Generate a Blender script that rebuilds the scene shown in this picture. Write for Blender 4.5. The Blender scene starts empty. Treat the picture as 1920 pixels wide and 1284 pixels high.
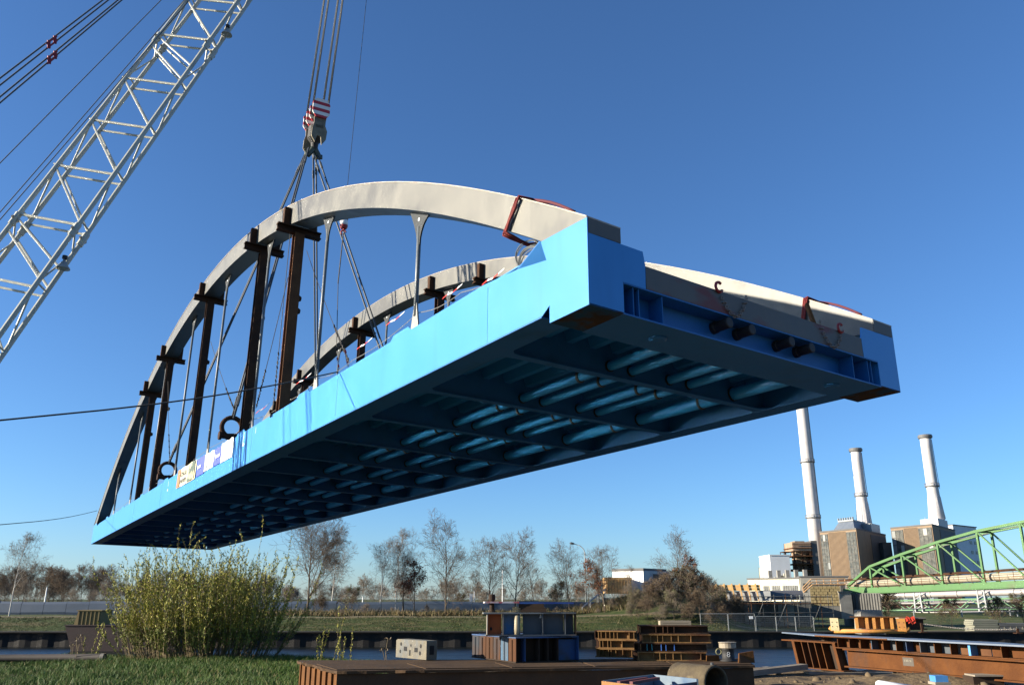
import bpy, bmesh, math, random
import numpy as np
from mathutils import Vector, Matrix
random.seed(7); rng = np.random.default_rng(7)
SC = bpy.context.scene
COL = SC.collection
R = math.radians
# ------------------------------------------------------------------ camera
FPX, PITCH, CAMZ = 1560.31, 0.29863, 1.7          # focal length in pixels of a 1920 px wide frame
cd = bpy.data.cameras.new('camera'); cam = bpy.data.objects.new('camera', cd); COL.objects.link(cam)
cd.sensor_width = 36; cd.lens = 36*FPX/1920; cd.clip_start = .1; cd.clip_end = 8000
cam.location = (0, 0, CAMZ); cam.rotation_euler = (R(90)+PITCH, 0, 0)
SC.camera = cam
SC.cycles.blur_glossy = .15; SC.cycles.sample_clamp_indirect = 0
# ------------------------------------------------------------------ sky, sun, exposure
SUN_AZ, SUN_EL = R(-99), R(16)                      # compass from +Y, clockwise positive
wd = bpy.data.worlds.new('World'); SC.world = wd; wd.use_nodes = True
nt = wd.node_tree; bg = nt.nodes['Background']
sky = nt.nodes.new('ShaderNodeTexSky'); sky.sky_type = 'NISHITA'; sky.sun_disc = False
sky.sun_elevation = SUN_EL; sky.sun_rotation = SUN_AZ
sky.air_density = .92; sky.dust_density = .3; sky.ozone_density = 6.6
nt.links.new(sky.outputs[0], bg.inputs[0]); bg.inputs[1].default_value = .08
sd = bpy.data.lights.new('sun', 'SUN'); sd.energy = 5.0; sd.angle = R(.5); sd.color = (1, .90, .74)
sun = bpy.data.objects.new('sun', sd); COL.objects.link(sun)
sdir = Vector((math.sin(SUN_AZ)*math.cos(SUN_EL), math.cos(SUN_AZ)*math.cos(SUN_EL), math.sin(SUN_EL)))
sun.rotation_euler = sdir.to_track_quat('Z', 'Y').to_euler(); sun.location = (-40, 0, 40)
vs = SC.view_settings; vs.view_transform = 'Standard'; vs.look = 'None'; vs.gamma = 1; vs.use_curve_mapping = False
vs.exposure = 1.34
# ------------------------------------------------------------------ pixel to world (photo pixels, 1920 wide)
def ray(u, v):
    d = Vector(((u-960)/FPX, 1, -(v-642)/FPX))
    c, s = math.cos(PITCH), math.sin(PITCH)
    return Vector((d.x, d.y*c-d.z*s, d.y*s+d.z*c))
def W(u, v, y):
    d = ray(u, v); return Vector((0, 0, CAMZ))+d*(y/d.y)
def G(u, v, z):
    d = ray(u, v); return Vector((0, 0, CAMZ))+d*((z-CAMZ)/d.z)
# ------------------------------------------------------------------ materials
MATS = {}
def mat(name, col, col2=None, scale=2., lo=.35, hi=.7, rough=.6, metal=0., bump=0., bscale=30., stretch=(1, 1, 1), detail=5,
        col3=None, scale3=.6, lo3=.55, hi3=.7, stretch3=None, world=False, spec=.5, coat=0., rvar=.1):
    if name in MATS: return MATS[name]
    m = bpy.data.materials.new(name); m.use_nodes = True; MATS[name] = m
    n = m.node_tree.nodes; l = m.node_tree.links; b = n['Principled BSDF']
    b.inputs['Base Color'].default_value = (*col, 1); b.inputs['Roughness'].default_value = rough
    b.inputs['Metallic'].default_value = metal; b.inputs['Specular IOR Level'].default_value = spec
    b.inputs['Coat Weight'].default_value = coat
    if col2 is None and bump == 0: return m
    if world: src = n.new('ShaderNodeNewGeometry').outputs['Position']
    else: src = n.new('ShaderNodeTexCoord').outputs['Object']
    def noise(sc, st, det):
        mp = n.new('ShaderNodeMapping'); mp.inputs['Scale'].default_value = st; l.new(src, mp.inputs[0])
        t = n.new('ShaderNodeTexNoise'); t.inputs['Scale'].default_value = sc; t.inputs['Detail'].default_value = det
        t.inputs['Roughness'].default_value = .62; l.new(mp.outputs[0], t.inputs['Vector']); return t
    def ramp(f, a, c):
        r = n.new('ShaderNodeMapRange'); r.inputs[1].default_value = a; r.inputs[2].default_value = c; l.new(f, r.inputs[0]); return r.outputs[0]
    if col2 is not None:
        t = noise(scale, stretch, detail); f = ramp(t.outputs[0], lo, hi)
        mx = n.new('ShaderNodeMix'); mx.data_type = 'RGBA'; l.new(f, mx.inputs[0])
        mx.inputs[6].default_value = (*col, 1); mx.inputs[7].default_value = (*col2, 1); out = mx.outputs[2]
        if col3 is not None:
            t3 = noise(scale3, stretch3 or stretch, 4); f3 = ramp(t3.outputs[0], lo3, hi3)
            m3 = n.new('ShaderNodeMix'); m3.data_type = 'RGBA'; l.new(f3, m3.inputs[0]); l.new(out, m3.inputs[6])
            m3.inputs[7].default_value = (*col3, 1); out = m3.outputs[2]
        l.new(out, b.inputs['Base Color'])
        rr = n.new('ShaderNodeMapRange'); rr.inputs[3].default_value = max(0, rough-rvar); rr.inputs[4].default_value = min(1, rough+rvar)
        l.new(t.outputs[0], rr.inputs[0]); l.new(rr.outputs[0], b.inputs['Roughness'])
    if bump:
        t = noise(bscale, stretch, 6); bp = n.new('ShaderNodeBump'); bp.inputs['Strength'].default_value = bump; bp.inputs['Distance'].default_value = .05
        l.new(t.outputs[0], bp.inputs['Height']); l.new(bp.outputs[0], b.inputs['Normal'])
    return m
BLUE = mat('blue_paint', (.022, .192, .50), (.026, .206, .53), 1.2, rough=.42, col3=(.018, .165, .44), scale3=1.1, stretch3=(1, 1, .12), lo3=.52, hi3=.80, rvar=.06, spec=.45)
BLUE_SHADE = mat('blue_paint_shaded', (.010, .105, .31), (.013, .12, .34), 1.5, rough=.5, spec=.3, col3=(.008, .09, .24), scale3=.7)  # same blue paint, darkened to put shade into the underside and end recess
PRIMER = mat('grey_primer', (.108, .106, .093), (.135, .131, .114), 1.1, rough=.5, metal=.35, col3=(.082, .081, .075), scale3=.45, lo3=.52, hi3=.62)
PRIMERD = mat('grey_end_primer', (.065, .07, .068), (.09, .09, .085), 1.4, rough=.65, col3=(.11, .03, .028), scale3=.55, lo3=.60, hi3=.64, stretch3=(1, .4, 1))
RUST = mat('dark_rust', (.032, .016, .010), (.065, .030, .014), 3., spec=.2, rough=.85, bump=.3, bscale=18, col3=(.02, .013, .010), scale3=1.2)
RUSTO = mat('orange_rust', (.09, .036, .010), (.14, .06, .018), 2.5, spec=.2, rough=.85, bump=.3, bscale=16, col3=(.06, .028, .014), scale3=1.4, stretch3=(1, 1, .35))
RUSTB = mat('brown_rust', (.085, .036, .016), (.125, .058, .026), 2.2, spec=.2, rough=.85, bump=.3, bscale=14, col3=(.045, .024, .015), scale3=1.1, stretch3=(1, 1, .4))
RUSTFOOT = mat('rusty_foot', (.03, .02, .014), (.065, .035, .016), 2.6, rough=.9, spec=.2, col3=(.010, .05, .11), scale3=1.2, lo3=.46, hi3=.56)
STEEL = mat('grey_steel', (.045, .05, .052), (.07, .075, .075), 4, rough=.55)
ZINC = mat('zinc_rod', (.10, .115, .125), (.14, .155, .16), 6, rough=.45)
GALV = mat('galvanised', (.24, .255, .255), (.31, .32, .31), 3, rough=.5)
BLACK = mat('black_rubber', (.012, .012, .013), (.02, .02, .02), 4, rough=.7)
ROPE = mat('wire_rope', (.03, .04, .05), (.05, .06, .07), 20, rough=.6)
THINROPE = mat('dark_line', (.03, .028, .026), rough=.8)
WHITEP = mat('crane_white', (.34, .345, .30), (.40, .40, .345), 1.6, rough=.45, col3=(.26, .26, .22), scale3=1.2, lo3=.58, hi3=.72)
REDP = mat('red_paint', (.26, .012, .014), (.20, .01, .012), 3, rough=.5)
WHITE = mat('white_paint', (.78, .78, .76), (.70, .70, .69), 2, rough=.5)
CREAM = mat('cream_paint', (.58, .52, .38), (.48, .43, .30), 2.5, rough=.6, col3=(.25, .2, .13), scale3=1.3, lo3=.58, hi3=.7)
REDWEB = mat('red_webbing', (.15, .009, .007), (.11, .007, .006), 6, rough=.8)
# ------------------------------------------------------------------ mesh builder
class MB:
    def __init__(s): s.v = []; s.f = []
    def add(s, vs, fs):
        o = len(s.v); s.v.extend([tuple(x) for x in vs]); s.f.extend([tuple(i+o for i in q) for q in fs]); return s
    def box(s, x0, x1, y0, y1, z0, z1, nx=1):
        xs = [x0+(x1-x0)*i/nx for i in range(nx+1)]; v = []; f = []
        for x in xs: v += [(x, y0, z0), (x, y1, z0), (x, y1, z1), (x, y0, z1)]
        for i in range(nx):
            a = 4*i; b = a+4
            for k in range(4): f.append((a+k, a+(k+1) % 4, b+(k+1) % 4, b+k))
        f.append((3, 2, 1, 0)); e = 4*nx; f.append((e, e+1, e+2, e+3)); return s.add(v, f)
    def frame(s, p0, p1, up=(0, 0, 1)):
        p0 = Vector(p0); p1 = Vector(p1); d = (p1-p0).normalized(); up = Vector(up)
        if abs(d.dot(up)) > .98: up = Vector((0, 1, 0)) if abs(d.y) < .9 else Vector((1, 0, 0))
        sd_ = d.cross(up).normalized(); u = sd_.cross(d).normalized(); return p0, p1, d, sd_, u
    def bar(s, p0, p1, w, h, up=(0, 0, 1)):
        return s.sect(p0, p1, [(-w/2, -h/2), (w/2, -h/2), (w/2, h/2), (-w/2, h/2)], up)
    def sect(s, p0, p1, prof, up=(0, 0, 1)):
        p0, p1, d, a, u = s.frame(p0, p1, up); n = len(prof)
        v = [p0+a*x+u*z for x, z in prof]+[p1+a*x+u*z for x, z in prof]
        f = [(i, (i+1) % n, n+(i+1) % n, n+i) for i in range(n)]+[tuple(range(n))[::-1], tuple(range(n, 2*n))]
        return s.add(v, f)
    def ibeam(s, p0, p1, h, w, tw=.02, tf=.03, up=(0, 0, 1)):
        a = w/2; b = h/2; t = tw/2
        return s.sect(p0, p1, [(-a, -b), (a, -b), (a, -b+tf), (t, -b+tf), (t, b-tf), (a, b-tf), (a, b), (-a, b), (-a, b-tf), (-t, b-tf), (-t, -b+tf), (-a, -b+tf)], up)
    def tube(s, pts, r, n=8, cap=True, up=(0, 0, 1)):
        pts = [Vector(p) for p in pts]; m = len(pts); rs = r if isinstance(r, (list, tuple)) else [r]*m; v = []; f = []
        pa = None
        for i, p in enumerate(pts):
            d = (pts[min(i+1, m-1)]-pts[max(i-1, 0)]).normalized()
            if pa is None:
                q = Vector(up)
                if abs(d.dot(q)) > .95: q = Vector((1, 0, 0))
                a = d.cross(q).normalized()
            else: a = (pa-d*pa.dot(d)).normalized()
            pa = a; b = d.cross(a)
            for k in range(n):
                t = 2*math.pi*k/n; v.append(p+(a*math.cos(t)+b*math.sin(t))*rs[i])
        for i in range(m-1):
            for k in range(n): f.append((i*n+k, i*n+(k+1) % n, (i+1)*n+(k+1) % n, (i+1)*n+k))
        if cap: f.append(tuple(range(n))[::-1]); f.append(tuple(range((m-1)*n, m*n)))
        return s.add(v, f)
    def prism(s, poly, off):
        off = Vector(off); n = len(poly); v = [Vector(p) for p in poly]; v += [p+off for p in v]
        return s.add(v, [(i, (i+1) % n, n+(i+1) % n, n+i) for i in range(n)]+[tuple(range(n))[::-1], tuple(range(n, 2*n))])
    def lathe(s, c, prof, n=20, axis=(0, 0, 1), up=(1, 0, 0)):
        c = Vector(c); ax = Vector(axis).normalized(); a = Vector(up); a = (a-ax*a.dot(ax)).normalized(); b = ax.cross(a); v = []; f = []
        for r, z in prof:
            for k in range(n):
                t = 2*math.pi*k/n; v.append(c+ax*z+(a*math.cos(t)+b*math.sin(t))*r)
        m = len(prof)
        for i in range(m-1):
            for k in range(n): f.append((i*n+k, i*n+(k+1) % n, (i+1)*n+(k+1) % n, (i+1)*n+k))
        f.append(tuple(range(n))[::-1]); f.append(tuple(range((m-1)*n, m*n))); return s.add(v, f)
    def xf(s, M):
        s.v = [tuple(M @ Vector(p)) for p in s.v]; return s
    def mesh(s, name, m, warp=None, smooth=False, fix=True):
        me = bpy.data.meshes.new(name); v = [warp(*p) for p in s.v] if warp else s.v
        me.from_pydata(v, [], s.f); ms = m if isinstance(m, list) else [m]
        for q in ms: me.materials.append(q)
        if fix and len(s.f) < 20000:
            b = bmesh.new(); b.from_mesh(me); bmesh.ops.recalc_face_normals(b, faces=b.faces); b.to_mesh(me); b.free()
        if smooth: me.polygons.foreach_set('use_smooth', [True]*len(me.polygons))
        me.update(); return me
    def build(s, name, m, parent=None, warp=None, smooth=False, fix=True):
        return link(name, s.mesh(name, m, warp, smooth, fix), parent)
def link(name, me, parent=None, M=None):
    o = bpy.data.objects.new(name, me); COL.objects.link(o)
    if parent is not None: o.parent = parent
    if M is not None: o.matrix_basis = M
    return o
def tag(o, label=None, cat=None, group=None, kind=None):
    if label: o['label'] = label
    if cat: o['category'] = cat
    if group: o['group'] = group
    if kind: o['kind'] = kind
    return o
def empty(name, loc=(0, 0, 0), label=None, cat=None, group=None, M=None):
    o = bpy.data.objects.new(name, None); o.empty_display_size = .2; COL.objects.link(o)
    if M is not None: o.matrix_world = M
    else: o.location = loc
    return tag(o, label, cat, group)
def copy_tree(o, M=None, parent=None):
    c = o.copy(); COL.objects.link(c)
    if parent is not None: c.parent = parent
    if M is not None: c.matrix_basis = M
    for ch in list(o.children): copy_tree(ch, None, c)
    return c
def struct(o): o['kind'] = 'structure'; return o
def text_mesh(txt, size, name, m, ext=.004):
    cu = bpy.data.curves.new(name, 'FONT'); cu.body = txt; cu.size = size; cu.extrude = ext; cu.align_x = 'CENTER'; cu.align_y = 'CENTER'
    t = bpy.data.objects.new(name, cu); COL.objects.link(t)
    dg = bpy.context.evaluated_depsgraph_get(); me = bpy.data.meshes.new_from_object(t.evaluated_get(dg))
    bpy.data.objects.remove(t); me.materials.clear(); me.materials.append(m); return me
# ================================================================== TERRAIN, WATER
bank = [(-400, -300), (-60, -12), (-40, 4), (-26, 16), (-17, 23.2), (-13, 27.6), (-7, 27.6), (-3.5, 24), (3, 22), (8, 22), (9.5, 23), (12, 24), (20, 24.5), (60, 26), (400, 40)]
bx = [p[0] for p in bank]; by = [p[1] for p in bank]
WATER = -2.3; QY = 77.5
def axis(parts):
    o = []
    for a, b, st in parts: o += list(np.arange(a, b, st))
    return np.array(sorted(set(np.round(o, 3))))
gx = axis([(-3000, -400, 400), (-400, -80, 40), (-80, -24, 2), (-24, 16, .4), (16, 70, 2), (70, 200, 10), (200, 400, 50), (400, 3001, 400)])
gy = axis([(-600, -40, 80), (-40, 8, 4), (8, 29, .3), (29, 77, 4), (77, 77.4, .2), (77.4, 100, .6), (100, 160, 6), (160, 500, 40), (500, 4001, 500)])
X, Y = np.meshgrid(gx, gy)
def vnoise(x, y, s, seed):
    r = np.random.default_rng(seed); T = r.random((64, 64)); x = x/s; y = y/s
    xi = np.floor(x).astype(int); yi = np.floor(y).astype(int); fx = x-xi; fy = y-yi; fx = fx*fx*(3-2*fx); fy = fy*fy*(3-2*fy)
    g = lambda a, b: T[a % 64, b % 64]
    return (g(xi, yi)*(1-fx)+g(xi+1, yi)*fx)*(1-fy)+(g(xi, yi+1)*(1-fx)+g(xi+1, yi+1)*fx)*fy-.5
def smooth(a, b, x): t = np.clip((x-a)/(b-a), 0, 1); return t*t*(3-2*t)
def height(X, Y):
    near = .10*vnoise(X, Y, 2.2, 1)+.06*vnoise(X, Y, .8, 2)+.25*np.exp(-((X-3.6)**2/3+(Y-13.8)**2/1.6))
    near = near+.22*np.exp(-((X-8.2)**2/2+(Y-18.6)**2/1.))
    sandmask = smooth(4.6, 5.6, X)
    near = near+sandmask*.10*np.abs(vnoise(X, Y, .5, 5))
    e = np.interp(X, bx, by)+.5*vnoise(X, Y, 1.5, 3)
    drop = smooth(0, 1.6, Y-e)*(1-smooth(0, 2., -(X+.66*Y+7))*smooth(19, 22, Y))  # last factor adds unseen land at left to keep water glints off far bays
    far = -1.25+1.28*(smooth(77.6, 87, Y)*(1-smooth(19, 23, X))+smooth(98, 130, Y)*smooth(19, 23, X))+.12*vnoise(X, Y, 3, 4)
    mound = 2.2*np.exp(-(((X-15)/7)**2+((Y-97)/8)**2)*1.1)+1.2*np.exp(-(((X-20)/4)**2+((Y-97)/8)**2))
    far = far+np.where(Y > 78, mound*smooth(79, 86, Y), 0)
    z = near*(1-drop)+(-4.)*drop
    return np.where(Y > QY-.25, far, z)
Z = height(X, Y)
nx_, ny_ = len(gx), len(gy)
idx = np.arange(nx_*ny_).reshape(ny_, nx_)
F = np.stack([idx[:-1, :-1], idx[:-1, 1:], idx[1:, 1:], idx[1:, :-1]], -1).reshape(-1, 4)
def np_mesh(name, V, F, mats, smooth_=False, mi=None):
    me = bpy.data.meshes.new(name); V = np.asarray(V, np.float32); F = np.asarray(F, np.int32); k = F.shape[1]
    me.vertices.add(len(V)); me.vertices.foreach_set('co', V.ravel()); me.loops.add(F.size); me.loops.foreach_set('vertex_index', F.ravel())
    me.polygons.add(len(F)); me.polygons.foreach_set('loop_start', np.arange(0, F.size, k, dtype=np.int32))
    try: me.polygons.foreach_set('loop_total', np.full(len(F), k, np.int32))
    except Exception: pass
    for m in (mats if isinstance(mats, list) else [mats]): me.materials.append(m)
    if mi is not None: me.polygons.foreach_set('material_index', np.asarray(mi, np.int32))
    if smooth_: me.polygons.foreach_set('use_smooth', np.ones(len(F), bool))
    me.update(calc_edges=True); return me
def ground_material():
    m = bpy.data.materials.new('ground'); m.use_nodes = True; n = m.node_tree.nodes; l = m.node_tree.links; b = n['Principled BSDF']
    b.inputs['Roughness'].default_value = .95; b.inputs['Specular IOR Level'].default_value = .2
    ge = n.new('ShaderNodeNewGeometry'); sp = n.new('ShaderNodeSeparateXYZ'); l.new(ge.outputs['Position'], sp.inputs[0])
    def noise(sc, det=6, st=(1, 1, 1)):
        mp = n.new('ShaderNodeMapping'); mp.inputs['Scale'].default_value = st; l.new(ge.outputs['Position'], mp.inputs[0])
        t = n.new('ShaderNodeTexNoise'); t.inputs['Scale'].default_value = sc; t.inputs['Detail'].default_value = det; t.inputs['Roughness'].default_value = .65
        l.new(mp.outputs[0], t.inputs['Vector']); return t.outputs[0]
    def rng_(f, a, c, d=0, e=1):
        r = n.new('ShaderNodeMapRange'); r.inputs[1].default_value = a; r.inputs[2].default_value = c; r.inputs[3].default_value = d; r.inputs[4].default_value = e; l.new(f, r.inputs[0]); return r.outputs[0]
    def mix(f, A, B):
        x = n.new('ShaderNodeMix'); x.data_type = 'RGBA'; l.new(f, x.inputs[0])
        for k, q in ((6, A), (7, B)):
            if isinstance(q, tuple): x.inputs[k].default_value = (*q, 1)
            else: l.new(q, x.inputs[k])
        return x.outputs[2]
    def mth(op, a, c):
        x = n.new('ShaderNodeMath'); x.operation = op
        for k, q in ((0, a), (1, c)):
            if isinstance(q, (int, float)): x.inputs[k].default_value = q
            else: l.new(q, x.inputs[k])
        return x.outputs[0]
    big = noise(.35); mid = noise(1.6); fine = noise(9, 8)
    grass = mix(rng_(mid, .35, .65), (.028, .05, .012), (.065, .085, .022))
    grass = mix(rng_(noise(.9, 5, (.25, 1.6, 1)), .5, .66), grass, (.13, .105, .05))
    dirt = mix(rng_(fine, .3, .7), (.12, .085, .05), (.25, .18, .10))
    dirt = mix(rng_(mid, .5, .65), dirt, (.05, .042, .036))
    xw = mth('ADD', sp.outputs[0], mth('MULTIPLY', mth('SUBTRACT', mid, .5), 3.))
    isd = rng_(xw, -3.4, -2.2); isfar = rng_(sp.outputs[1], 60, 61)
    col = mix(mth('MULTIPLY', isd, mth('SUBTRACT', 1., isfar)), grass, dirt)
    wob = mth('ADD', sp.outputs[1], mth('MULTIPLY', big, 1.5))
    p = mth('MULTIPLY', rng_(wob, 86.2, 86.6), rng_(wob, 87.8, 87.4))
    col = mix(mth('MULTIPLY', p, .8), col, (.23, .18, .11))
    l.new(col, b.inputs['Base Color'])
    bp = n.new('ShaderNodeBump'); bp.inputs['Strength'].default_value = .8; bp.inputs['Distance'].default_value = .06; l.new(noise(6, 8), bp.inputs['Height']); l.new(bp.outputs[0], b.inputs['Normal'])
    return m
GROUND = ground_material()
struct(link('ground', np_mesh('ground', np.stack([X, Y, Z], -1).reshape(-1, 3), F, GROUND, True)))
def water_material():
    m = bpy.data.materials.new('canal_water'); m.use_nodes = True; n = m.node_tree.nodes; l = m.node_tree.links; b = n['Principled BSDF']
    b.inputs['Base Color'].default_value = (.006, .009, .009, 1); b.inputs['Roughness'].default_value = .2; b.inputs['IOR'].default_value = 1.33
    ge = n.new('ShaderNodeNewGeometry')
    h = None
    for sc, st, amp in ((.55, (1, 1.6, 1), 1.), (2.4, (1, 1.5, 1), .35)):
        mp = n.new('ShaderNodeMapping'); mp.inputs['Scale'].default_value = st; l.new(ge.outputs['Position'], mp.inputs[0])
        t = n.new('ShaderNodeTexNoise'); t.inputs['Scale'].default_value = sc; t.inputs['Detail'].default_value = 4; l.new(mp.outputs[0], t.inputs['Vector'])
        x = n.new('ShaderNodeMath'); x.operation = 'MULTIPLY'; x.inputs[1].default_value = amp; l.new(t.outputs[0], x.inputs[0])
        if h is None: h = x.outputs[0]
        else:
            a = n.new('ShaderNodeMath'); a.operation = 'ADD'; l.new(h, a.inputs[0]); l.new(x.outputs[0], a.inputs[1]); h = a.outputs[0]
    def far_plus(o):
        sp = n.new('ShaderNodeSeparateXYZ'); l.new(ge.outputs['Position'], sp.inputs[0])
        q1 = n.new('ShaderNodeMath'); q1.operation = 'MULTIPLY_ADD'; q1.inputs[1].default_value = .0055; q1.inputs[2].default_value = -.12; l.new(sp.outputs[1], q1.inputs[0])
        q2 = n.new('ShaderNodeMath'); q2.operation = 'ADD'; l.new(q1.outputs[0], q2.inputs[0]); l.new(o, q2.inputs[1]); return q2.outputs[0]
    t = n.new('ShaderNodeTexNoise'); t.inputs['Scale'].default_value = .075; t.inputs['Detail'].default_value = 2; l.new(ge.outputs['Position'], t.inputs['Vector'])
    mr = n.new('ShaderNodeMapRange'); mr.inputs[1].default_value = .46; mr.inputs[2].default_value = .56; mr.inputs[3].default_value = .07; mr.inputs[4].default_value = .9; tt = far_plus(t.outputs[0]); l.new(tt, mr.inputs[0])
    mq = n.new('ShaderNodeMapRange'); mq.inputs[1].default_value = .46; mq.inputs[2].default_value = .56; mq.inputs[3].default_value = .22; mq.inputs[4].default_value = .30; l.new(tt, mq.inputs[0]); l.new(mq.outputs[0], b.inputs['Roughness'])
    bp = n.new('ShaderNodeBump'); l.new(mr.outputs[0], bp.inputs['Strength']); bp.inputs['Distance'].default_value = .2; l.new(h, bp.inputs['Height']); l.new(bp.outputs[0], b.inputs['Normal'])
    return m
struct(link('water', np_mesh('water', [(-400, -300, WATER), (400, -300, WATER), (400, QY+.05, WATER), (-400, QY+.05, WATER)], [(0, 1, 2, 3)], water_material())))
# quay wall of sheet piles (far bank)
SHEET = mat('sheet_pile', (.006, .005, .0045), (.011, .0085, .007), 1.5, rough=.85, col3=(.005, .005, .0045), scale3=.5, stretch3=(1, 1, .2))
q = MB(); xs = np.arange(-110, 90, .5)
prof = []
for i, x in enumerate(xs):
    d = [0, .02, .09, .07][i % 4]+.02*math.sin(i*.7); prof.append((x, QY-.35-d))
vv = [(x, y, z) for x, y in prof for z in (-4.2, -1.12)]
q.add(vv, [(2*i, 2*i+2, 2*i+3, 2*i+1) for i in range(len(prof)-1)]); q.box(-110, 90, QY-.75, QY+.05, -1.12, -1.0)
tag(q.build('quay_wall', SHEET, fix=False), 'dark sheet pile quay wall along the far side of the canal', 'quay wall')
# ================================================================== THE BRIDGE SPAN
P = dict(yaw=.56365, bp=-.01017, br=.01332, tx=1.17603, ty=11.97149, tz=6.17348, W=8.74155, zt=1.29144, gh=1.20506, camb=.08429, skew=.07052, rise=9.0896, pw=2.05223)
L = 60.; BW = P['W']; GH = P['gh']; AW = .716; DECK = .76
Mb = (Matrix.Rotation(P['yaw'], 4, 'Z') @ Matrix.Rotation(P['bp'], 4, 'X') @ Matrix.Rotation(P['br'], 4, 'Y'))
ex = (Mb @ Vector((0, 1, 0))); ey = (Mb @ Vector((-1, 0, 0))); ez = (Mb @ Vector((0, 0, 1)))
MBR = Matrix(((ex.x, ey.x, ez.x, P['tx']), (ex.y, ey.y, ez.y, P['ty']), (ex.z, ey.z, ez.z, P['tz']), (0, 0, 0, 1)))
def bw(x, y, z):
    x = x+math.tan(P['skew'])*y; s = x/L; return (x, -y, z+P['camb']*4*s*(1-s))
def BP(x, y, z): return MBR @ Vector(bw(x, y, z))
def arch_top(x): return P['zt']+P['rise']*(1-abs(2*x/L-1)**P['pw'])
AT = .70
bridge = empty('bridge_span', M=MBR, label='blue tied arch bridge span hanging in the air from the crane hook', cat='bridge')
def bpart(name, mb, m, parent=None, smooth=False): return mb.build(name, m, parent or bridge, bw, smooth)
hang_x = [L*(.50062+.11016*(k-4.5)) for k in range(1, 9)]
prop_x = [16.6, 21.0, 30.0, 38.9, 43.5]
HOLE = BLACK
for side in (0, 1):
    fy = (lambda y: y) if side == 0 else (lambda y: BW-y)
    def bx_(mb, x0, x1, y0, y1, z0, z1, nx=1):
        a, c = sorted((fy(y0), fy(y1))); return mb.box(x0, x1, a, c, z0, z1, nx)
    # main tie girder: outer web with shaped ends, inner web, flanges
    web = MB(); g = .02
    nodes_b = [(0, -.18), (1.05, -.18), (1.05, .17), (1.27, 0.0)]
    top = [(1.16, .98), (2.04, 1.11)]+[(2.04+(L-2.04-2.04)*i/48, GH) for i in range(1, 48)]+[(L-2.04, 1.11), (L-1.36, 1.37), (L, P['zt'])]
    bot = [(1.27+(L-1.27)*i/48, 0.) for i in range(0, 49)]
    poly = [(0, -.18), (1.05, -.18), (1.05, .13)]+bot+[(L, P['zt']), (L-1.36, 1.37), (L-2.04, 1.11)]
    poly += [(2.04+(L-2.04-2.04)*i/48, GH) for i in range(47, 0, -1)]+[(2.04, 1.11), (1.13, .96), (1.30, 1.36), (0, P['zt'])]
    # triangulate the web as strips: use bmesh fill through prism ngons
    web.prism([(x, fy(0), z) for x, z in poly], (0, g if side == 0 else -g, 0))
    w = bpart('outer_web', web, BLUE)
    inn = MB(); bx_(inn, 1.1, L-.3, .43, .45, .03, GH-.02, 24); bpart('inner_web', inn, BLUE_SHADE)
    bf = MB(); bx_(bf, 1.27, L, -.012, .58, -.03, -.002, 40); bpart('bottom_flange', bf, BLUE_SHADE)
    tf = MB(); bx_(tf, 2.0, L-2.0, .022, .62, GH-.045, GH-.02, 40); bpart('top_flange', tf, BLUE)
    # gusset steps where hangers stand
    for x in hang_x:
        s_ = MB(); a, c = fy(0.), fy(g)
        s_.prism([(x-.55, a, GH-.005), (x+.55, a, GH-.005), (x+.38, a, GH+.11), (x-.38, a, GH+.11)], (0, c-a, 0)); bpart('gusset', s_, BLUE)
    # end block
    eb = MB(); bx_(eb, 0., 1.05, .022, .72, -.178, -.15); eb.box(0.35, .37, *sorted((fy(.022), fy(.72))), -.15, 1.03); bx_(eb, 1.0, 1.02, .022, .72, -.15, .9); bpart('foot_plate', eb, RUSTFOOT)
    ck = MB(); bx_(ck, .03, 1.0, .695, .719, -.148, .90); bpart('end_cheek', ck, BLUE)
    ep = MB()
    poly2 = [(fy(.0225), -.15), (fy(.74), -.15), (fy(.74), .372), (fy(1.245), .372), (fy(1.256), .80), (fy(1.21), 1.023), (fy(.0225), 1.03)]
    ep.prism([(0., y, z) for y, z in poly2], (.025, 0, 0)); bpart('end_plate', ep, BLUE)
    # flared wing plate beside the arch foot
    wg = MB(); A = Vector((2.04, fy(.003), 1.10)); B_ = Vector((1.33, fy(.003), 1.375)); C_ = Vector((1.10, fy(.34), .955)); D_ = Vector((1.26, fy(.06), 1.36))
    wg.add([A, B_, C_, D_, A+Vector((.01, .0, .02)), B_+Vector((.01, 0, .02)), C_+Vector((.02, 0, .01)), D_+Vector((.02, 0, .01))], [(0, 1, 2), (1, 3, 2), (4, 6, 5), (5, 6, 7), (0, 4, 5, 1), (0, 2, 6, 4)])
    bpart('wing_plate', wg, BLUE_SHADE)
    # arch rib
    ab = MB(); N = 72; v = []; f = []
    y0, y1 = fy(.004), fy(AW)
    if side == 0: y0 = .0
    for i in range(N+1):
        x = L*i/N; zt = arch_top(x); dz = AT+.06*(1-abs(2*x/L-1))
        # outer face starts just inside the web near the feet
        oy = fy(.024) if (x < 2.2 or x > L-2.2) else fy(.004)
        zb = max(zt-dz, P['zt']-.26 if i in (0, N) else -9)
        v += [(x, oy, zb), (x, y1, zb), (x, y1, zt), (x, oy, zt)]
    for i in range(N):
        a = 4*i
        for k in range(4): f.append((a+k, a+(k+1) % 4, a+4+(k+1) % 4, a+4+k))
    f.append((3, 2, 1, 0)); f.append(tuple(4*N+k for k in range(4)))
    ab.add(v, f); arch = bpart('arch_rib', ab, PRIMER)
    lip = MB(); v = []; f = []
    ya, yb = sorted((fy(-.012), fy(AW+.012)))
    for i in range(N+1):
        x = L*i/N; z = arch_top(x)+.001; v += [(x, ya, z), (x, yb, z), (x, yb, z+.025), (x, ya, z+.025)]
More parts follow.
